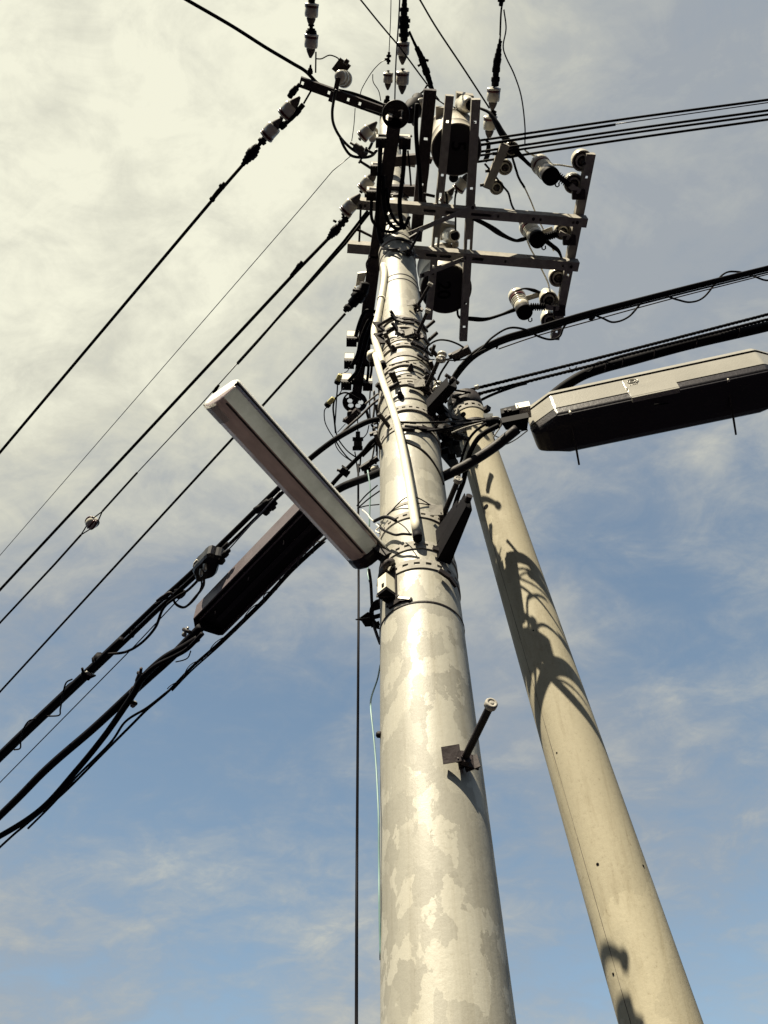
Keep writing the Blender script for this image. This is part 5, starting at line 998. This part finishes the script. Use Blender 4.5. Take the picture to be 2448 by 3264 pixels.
# ------------------------------------------------------------------ left rack fittings and loops
GK = 'wire cleats along the hanging channel'
def cleat(x, y, z, w, lb, tilt=0):
    c = H(x, y, z); s = w*depth(c)/FPX/2; rt = root('wire_cleat', lb, 'cleat', c, GK); al_ = Vector((.08, .2, 0)); X = Vector((1, .05, 0)); Y = Vector((-.05, 1, 0))
    mb = MB(); mb.box(c+Vector((0,0,s*1.5)), X*s, Y*s*.8, Vector((0,0,s*1.5))); part('block', mb, 'white', rt)
    mb = MB(); mb.box(c-Vector((0,0,s*.6)), X*s*1.1, Y*s*1.0, Vector((0,0,s*.6)))
    for k in (-1, 0, 1): mb.box(c-Vector((0,0,s*1.3))+X*s*.6*k, X*s*.15, Y*s*.9, Vector((0,0,s*.12)))
    part('base', mb, 'iron', rt)
    mb = MB(); mb.box(c+Vector((0,0,s*3.1)), X*s*1.05, Y*s*.8, Vector((0,0,s*.12))); part('cover', mb, 'iron', rt); return rt
for (x, y, w, lb) in ((1214, 452, 30, 'white topped cleat left of the hanging channel top, under the disc plate'), (1290, 454, 34, 'white topped cleat right of the hanging channel top'), (1197, 540, 30, 'white topped cleat left of the channel, second down'), (1184, 620, 30, 'white topped cleat resting over the left end of the upper long crossarm'),
                      (1121, 1084, 30, 'white topped cleat on the left of the lower channel, upper of three'), (1113, 1155, 29, 'white topped cleat on the left of the lower channel, middle of three'), (1104, 1222, 30, 'white topped cleat on the left of the lower channel, lowest of three'), (1172, 1226, 28, 'white topped cleat right of the lower channel near the disc plate')):
    cleat(x, y, ZB-.01, w, lb)
for (p, q) in (((1112, 1076), (1198, 1090)), ((1105, 1148), (1180, 1160)), ((1096, 1212), (1185, 1224)), ((1205, 438), (1300, 446)), ((1188, 530), (1240, 534)), ((1176, 608), (1236, 616))):
    mb = MB(); mb.bar(H(*p, ZB+.035), H(*q, ZB+.035), .05, .03); part('cross_bar', mb, 'iron', lc)
GLP = 'black cables looping round the hanging channel'
def lp(px, w, lb, z=ZB-.10, m='black'): return wire(px, z, z, w, 'looped_cable', lb, 'cable', m, GLP)
lp(((1212, 470), (1210, 540), (1206, 610), (1203, 690), (1212, 760), (1240, 800), (1262, 812)), 14, 'long black cable down the left side of the hanging channel')
lp(((1290, 470), (1284, 560), (1274, 640), (1278, 700), (1290, 730)), 14, 'long black cable down the right of the hanging channel')
lp(((1222, 560), (1222, 640), (1235, 700), (1262, 728), (1290, 720), (1305, 690)), 12, 'black cable loop sagging across the pole face under the upper crossarm')
lp(((1184, 640), (1184, 690), (1195, 715), (1222, 735), (1255, 738), (1285, 722)), 10, 'black cable loop hanging from the left cleat at the upper crossarm')
lp(((1232, 600), (1240, 660), (1258, 700), (1280, 722)), 10, 'inner black cable loop in front of the pole above the step bolt')
lp(((1300, 480), (1306, 540), (1310, 592)), 6, 'thin black cable right of the pole head between the channel and wide rail')
lp(((1330, 330), (1326, 400), (1330, 480), (1338, 560), (1340, 640)), 14, 'heavy black cable along the left edge of the wide rail', ZP+.05)
lp(((1200, 995), (1175, 990), (1160, 998), (1146, 1030), (1134, 1072)), 13, 'black cable arching from the white tube to the upper lower-channel cleat', ZB-.12)
lp(((1205, 1010), (1180, 1018), (1165, 1045), (1152, 1080), (1140, 1130), (1122, 1165)), 13, 'second black cable arching from the white tube down the lower channel', ZB-.14)
lp(((1212, 1020), (1190, 1030), (1172, 1070), (1158, 1120), (1140, 1180), (1112, 1215)), 13, 'third black cable arching from the white tube to the lowest cleat', ZB-.16)
lp(((1178, 1060), (1176, 1120), (1174, 1180), (1170, 1215)), 9, 'straight black cable right of the lower channel', ZB-.1)
lp(((1186, 1140), (1184, 1180), (1180, 1205)), 8, 'short black cable hanging from the white conduit top', ZB-.1)
lp(((1290, 400), (1265, 385), (1205, 362), (1150, 345)), 7, 'dark cable along the lower flange of the top crossarm', ZT-.12)
lp(((1072, 285), (1064, 320), (1059, 360), (1064, 398), (1085, 438), (1118, 472), (1150, 490), (1172, 480), (1186, 455), (1188, 440)), 9, 'glossy black cable hanging in a wide loop from the top crossarm', ZT-.2, 'blackgloss')
lp(((1084, 438), (1098, 470), (1120, 496), (1158, 502), (1185, 496), (1202, 478)), 9, 'black cable forking off the wide loop to the channel', ZT-.25, 'blackgloss')
# cable termination, cones and odd fittings at the pole head
tm = root('cable_termination', 'white ringed cable termination left of the channel top', 'termination', H(1188, 434, 12.6)); a = H(1193, 414, 12.7); b = H(1186, 446, 12.5); mb = MB(); Ld = (b-a).length
mb.lathe(a, b-a, [(0, .035), (Ld*.1, .05), (Ld*.2, .05), (Ld*.22, .04), (Ld*.35, .055), (Ld*.4, .04), (Ld*.5, .055), (Ld*.95, .042), (Ld, .03)], 20); part('body', mb, 'porcelain', tm)
cn = root('cable_splice', 'dark conical splice on the wide cable loop', 'splice', H(1140, 468, ZT-.2)); chunk(((1116, 454), (1140, 470), (1165, 500)), ZT-.2, ZT-.22, (8, 22, 30, 30, 16), 'cone', None, parent=cn, m='cap')
for (pp, lb, m_) in ((((1150, 515), (1185, 538)), 'short dark stud with a hex head left of the second cleat', 'iron'), (((1168, 478), (1195, 492)), 'short dark stud at the fork of the cable loop', 'iron')):
    rt = root('stud', lb, 'bolt', H(*pp[0], 9.2)); mb = MB(); mb.rod(H(*pp[0], 9.2), H(*pp[1], 9.2), .012, 8); part('shaft', mb, m_, rt); mb = MB(); d = (H(*pp[1], 9.2)-H(*pp[0], 9.2)).normalized(); mb.lathe(H(*pp[0], 9.2), -d, [(0, .022), (.015, .022)], 6, False); part('head', mb, m_, rt)
hd = root('pole_head_hardware', 'tangle of dark clamps and hooks around the pole head below the disc plate', 'hardware', (AX, AY, 11.5))
random.seed(5)
for i in range(26):
    x = random.uniform(1205, 1325); y = random.uniform(330, 640); z = 9.2+(640-y)/300*3.6; w = random.uniform(8, 20); an = random.choice((0, .15, -.25, .9, 1.5)); ln = random.uniform(14, 46)
    p = H(x-ln/2*math.cos(an), y+ln/2*math.sin(an)*.7, z); q = H(x+ln/2*math.cos(an), y-ln/2*math.sin(an)*.7, z); mb = MB()
    if i % 3: mb.bar(p, q, wr(p, w), .04)
    else: mb.rod(p, q, wr(p, w*.5), 8)
    part('clamp_plate' if i % 3 else 'rod', mb, ('iron', 'steeldark', 'iron', 'steel')[i % 4], hd)
sw_ = root('cutoff_switch', 'dark blue black switch body left of the wide rail top', 'switch', H(1315, 360, 11.0)); mb = MB()
mb.lathe(H(1300, 375, 10.9), (H(1335, 320, 11.2)-H(1300, 375, 10.9)), [(0, .06), (.05, .09), (.2, .10), (.28, .07), (.34, .08), (.36, .04)], 18); part('body', mb, 'black', sw_)
mb = MB(); mb.lathe(H(1345, 345, 11.0), (0, .1, 1), [(0, .05), (.02, .09), (.06, .09), (.07, .06), (.09, .06), (.10, .09), (.14, .085), (.15, .05)], 18); part('bushing', mb, 'porcelain', sw_)
lw(((1330, 305), (1350, 290), (1362, 272), (1372, 280)), 11.2, 11.2, 6, 'little black hook wire on top of the wide rail', name='hook_wire')
lw(((1372, 300), (1395, 318), (1420, 335), (1445, 350)), 9.7, 9.7, 4, 'thin black wire crossing from the wide rail to the upper transformer', name='hook_wire')
lw(((1445, 340), (1470, 360), (1490, 375), (1515, 392)), 9.72, 9.72, 4, 'thin black wire lying over the lid of the upper transformer', name='hook_wire')
lw(((1456, 600), (1450, 640), (1452, 690), (1452, 735)), 9.4, 9.4, 6, 'black cable dropping from the upper to the lower transformer bushing', name='link_cable')
lw(((1420, 610), (1425, 640), (1420, 680)), 9.4, 9.4, 7, 'short black cable between the middle and right rails', name='link_cable')
lw(((1368, 520), (1364, 560), (1358, 600), (1352, 645)), 9.5, 9.5, 4, 'thin dark wire left of the middle rail, first of a pair', name='link_cable')
lw(((1362, 520), (1356, 570), (1352, 610), (1358, 645)), 9.5, 9.5, 4, 'thin dark wire left of the middle rail, second of a pair', name='link_cable')
kb = root('ball_weight', 'round black bushing cover hanging below the upper transformer', 'cover', H(1446, 566, 9.3)); mb = MB(); c = H(1446, 566, 9.3); r = wr(c, 30); mb.lathe(c, (0, 0, 1), [(-r*math.cos(math.pi*i/10), r*math.sin(math.pi*i/10)+.001) for i in range(11)], 20); part('ball', mb, 'black', kb)
sb = root('rail_spacer', 'short dark spacer rod between the wide and middle rails', 'rod', H(1355, 618, 9.1)); mb = MB(); mb.bar(H(1350, 618, 9.1), H(1386, 626, 9.1), .02, .02); part('rod', mb, 'iron', sb)
# white-topped pulley clamp left of the channel
pu = root('pulley_clamp', 'black pulley clamp with a cream top plate at the end of the lower left wire', 'clamp', H(1110, 985, 8.1))
chunk(((1098, 992), (1106, 984), (1112, 975)), 8.0, 8.0, (14, 24, 24, 14), 'eye', None, parent=pu); chunk(((1108, 985), (1130, 960), (1158, 925), (1165, 900)), 8.05, 8.1, (24, 34, 46, 40, 34, 24), 'body', None, parent=pu, n=6)
mb = MB(); mb.hexa([H(1140, 872, 8.2), H(1168, 868, 8.2), H(1160, 905, 8.2), H(1134, 912, 8.2)], (0,0,.03)); part('top_plate', mb, 'white', pu)
mb = MB(); mb.hexa([H(1130, 915, 8.1), H(1135, 918, 8.1), H(1132, 965, 8.1), H(1126, 962, 8.1)], (0,0,.03)); part('side_plate', mb, 'cream', pu)
for (x0, y0, x1, y1) in ((1124, 924, 1160, 930), (1128, 962, 1168, 940)): mb = MB(); mb.rod(H(x0, y0, 8.05), H(x1, y1, 8.05), .012); part('pin', mb, 'iron', pu)
lp(((1178, 820), (1168, 840), (1172, 862), (1185, 875)), 5, 'small pale cable hoop left of the channel below the crossarms', ZB-.1, 'steeldark')
# yellow connectors and thin service loops at far left of the pole
GY = 'yellow sleeved service connectors'
for (x0, y0, x1, y1, lb) in ((1085, 1193, 1078, 1212, 'upper small yellow and black connector left of the lower cleats'), (1064, 1268, 1048, 1286, 'lower small yellow and black connector beside the pierced disc')):
    a = H(x0, y0, 6.6); b = H(x1, y1, 6.6); d = (b-a).normalized(); ln = (b-a).length; rt = root('wire_connector', lb, 'connector', a, GY); mb = MB(); mb.lathe(a, d, [(0, .012), (.006, .016), (ln*.8, .018), (ln, .016)], 14); part('sleeve', mb, 'yellow', rt); mb = MB(); mb.lathe(b, d, [(0, .015), (.004, .022), (.025, .020), (.03, .008)], 14); part('collar', mb, 'black', rt)
def sv(px, w, lb, m='black', z=6.6): return wire(px, z, z, w, 'service_wire', lb, 'wire', m, 'thin service wires left of the pole')
sv(((1113, 1172), (1108, 1182), (1098, 1188), (1088, 1190)), 3, 'tiny blue wire from the middle cleat to the upper yellow connector', 'wirethin')
sv(((1076, 1220), (1075, 1245), (1073, 1265), (1070, 1320), (1068, 1360), (1075, 1392)), 4.5, 'thin dark wire hanging from the upper yellow connector', 'wirethin')
sv(((1044, 1296), (1034, 1310), (1036, 1345), (1050, 1375), (1066, 1400), (1072, 1424), (1090, 1448), (1120, 1470)), 3.5, 'thin wire bowing left from the lower yellow connector', 'wirethin')
sv(((1150, 1276), (1130, 1264), (1105, 1252), (1085, 1256), (1068, 1272), (1062, 1300), (1066, 1340), (1070, 1380)), 6, 'black service cable arching over the pierced disc')
sv(((1078, 1400), (1092, 1420), (1110, 1440), (1132, 1456)), 4.5, 'lower service wire curving toward the black junction', 'black')
sv(((1070, 1405), (1085, 1430), (1105, 1455), (1122, 1470)), 4.5, 'service wire curving beside it toward the black junction', 'black')
sv(((1096, 1236), (1088, 1246), (1082, 1256)), 3, 'tiny blue wire under the lowest left cleat', 'wirethin')
jn = root('junction_block', 'small lobed black junction block hanging in the gap left of the pole', 'junction', H(1142, 1400, 6.2))
c = H(1141, 1402, 6.2); k = depth(c)/FPX
for (dx, dy, hx, hy) in ((0, -16, 7, 10), (0, 14, 13, 20), (0, -2, 17, 6), (-12, 28, 5, 6), (0, 26, 15, 6)):
    mb = MB(); mb.box(c+RIGHT*dx*k-UP*dy*k, RIGHT*hx*k, UP*hy*k, FWD*.02); part('housing', mb, 'blackgloss', jn)
sv(((1141, 1378), (1140, 1350), (1140, 1320)), 3.5, 'thin wire straight above the black junction block', 'black', 6.2)
sv(((1158, 1396), (1170, 1380), (1176, 1355)), 3.5, 'thin wire curving from the junction block up to the pole clamp', 'wirethin', 6.2)
sv(((1131, 1440), (1135, 1465), (1140, 1505)), 4, 'thin wire under the black junction block, left one', 'black', 5.9)
sv(((1150, 1455), (1148, 1480), (1145, 1505)), 5, 'thin wire under the black junction block, right one', 'black', 5.9)
lw(((1235, 1385), (1190, 1405), (1160, 1440), (1130, 1470), (1108, 1492), (1080, 1520), (1055, 1548)), 5.85, 5.75, 14, 'black cable between the junction block and the left lamp', name='black_cable', n=12)
lw(((1215, 1395), (1190, 1420), (1155, 1455)), 5.85, 5.8, 9, 'parallel black cable right of the junction block', name='black_cable')
ck = root('cable_clamp', 'blocky black cable clamp with pale plate near the left lamp edge', 'clamp', H(1096, 1505, 5.7)); c = H(1098, 1506, 5.7); k = depth(c)/FPX
mb = MB(); mb.box(c, (RIGHT*.8-UP*.6)*15*k, (UP*.8+RIGHT*.6)*10*k, FWD*.02); part('block', mb, 'black', ck)
mb = MB(); mb.box(c+UP*16*k, (RIGHT*.8-UP*.6)*10*k, (UP*.8+RIGHT*.6)*3*k, FWD*.015); part('plate', mb, 'cream', ck)
mb = MB(); mb.rod(c-RIGHT*24*k+UP*8*k, c+RIGHT*18*k, .008); part('bolt', mb, 'iron', ck)
sl_ = root('cable_clamp', 'long dark sleeve clamp just below the pierced disc, pointing to the pole', 'clamp', H(1120, 1330, 6.3)); mb = MB(); mb.bar(H(1103, 1345, 6.3), H(1143, 1308, 6.3), .04, .03); part('body', mb, 'steeldark', sl_); mb = MB(); mb.rod(H(1094, 1338, 6.3), H(1104, 1342, 6.3), .014); part('bolt', mb, 'iron', sl_)
mb = MB(); c = H(1117, 1322, 6.3); mb.lathe(c, (0,0,1), [(0, .022), (.02, .022)], 14); part('knob', mb, 'iron', sl_)
lw(((1076, 1378), (1102, 1350)), 6.2, 6.2, 2.5, 'fine steel wire from the black bundle to the long sleeve clamp', 'wirethin', 'fine_wire')
lw(((1212, 1270), (1185, 1290), (1150, 1325), (1110, 1360), (1085, 1385)), 6.2, 5.9, 8, 'messenger strand from the pole to the left bundle', 'steeldark', 'messenger_strand')
lw(((1205, 1255), (1180, 1275), (1165, 1288)), 6.3, 6.3, 7, 'pale rod linking the pierced disc to the pole', 'steel', 'link_rod')
lw(((1245, 1120), (1225, 1135), (1205, 1142)), 6.5, 6.5, 5, 'pale wire joining the white conduit top to the bands', 'cream', 'link_rod')
wt = root('conduit_clip', 'cream clip at the top of the straight white conduit', 'clip', H(1190, 1135, 6.9)); mb = MB(); mb.lathe(H(1188, 1135, 6.9), (.1, -.3, 1), [(-.03, .03), (-.02, .04), (.02, .04), (.03, .03)], 16); part('clip', mb, 'cream', wt); mb = MB(); mb.rod(H(1186, 1148, 6.85), H(1186, 1165, 6.85), .02); part('screw', mb, 'iron', wt)
# bright and dark service cables down the pole's left edge
vline(((1192, 1245), (1194, 1290), (1190, 1330), (1190, 1352)), 5.9, 7, 'pale glossy cable hanging down the left edge of the pole by the disc', 'steel', 'service_cable')
vline(((1180, 1245), (1178, 1290), (1180, 1330), (1183, 1350)), 5.9, 4.5, 'thin grey cable hanging beside the pale glossy one', 'steeldark', 'service_cable')
vline(((1183, 1352), (1192, 1362), (1210, 1362), (1228, 1355), (1240, 1348)), 5.3, 8, 'dark cable tied to the band at the left edge of the pole', 'black', 'service_cable')
vline(((1194, 1360), (1195, 1400), (1192, 1430), (1184, 1475), (1178, 1510), (1180, 1520)), 5.2, 6, 'pale service cable dropping along the left edge of the pole to the green wire', 'steel', 'service_cable')
vline(((1188, 1365), (1192, 1380), (1200, 1410), (1202, 1440), (1198, 1480)), 5.1, 6, 'dark service cable hugging the pole edge beside the pale one', 'black', 'service_cable')
lf = root('edge_bracket', 'black plates and lugs on the left edge of the pole where the thick cable starts', 'bracket', S(1212, 1480))
for (p, q, w) in (((1200, 1290), (1208, 1345), 22), ((1168, 1308), (1180, 1350), 16), ((1178, 1385), (1205, 1378), 20), ((1150, 1495), (1205, 1460), 34), ((1160, 1505), (1208, 1490), 30), ((1200, 1400), (1200, 1440), 12), ((1205, 1350), (1210, 1400), 14), ((1190, 1350), (1205, 1345), 12)):
    mb = MB(); a = D(p[0], p[1], 5.0); b = D(q[0], q[1], 5.0); mb.bar(a, b, wr(a, w), .02); part('plate', mb, 'iron', lf)
mb = MB(); mb.lathe(D(1182, 1500, 4.9), (D(1202, 1492, 4.9)-D(1182, 1500, 4.9)), [(0, .008), (.01, .018), (.03, .022), (.05, .012)], 14); part('pale_knob', mb, 'cream', lf)
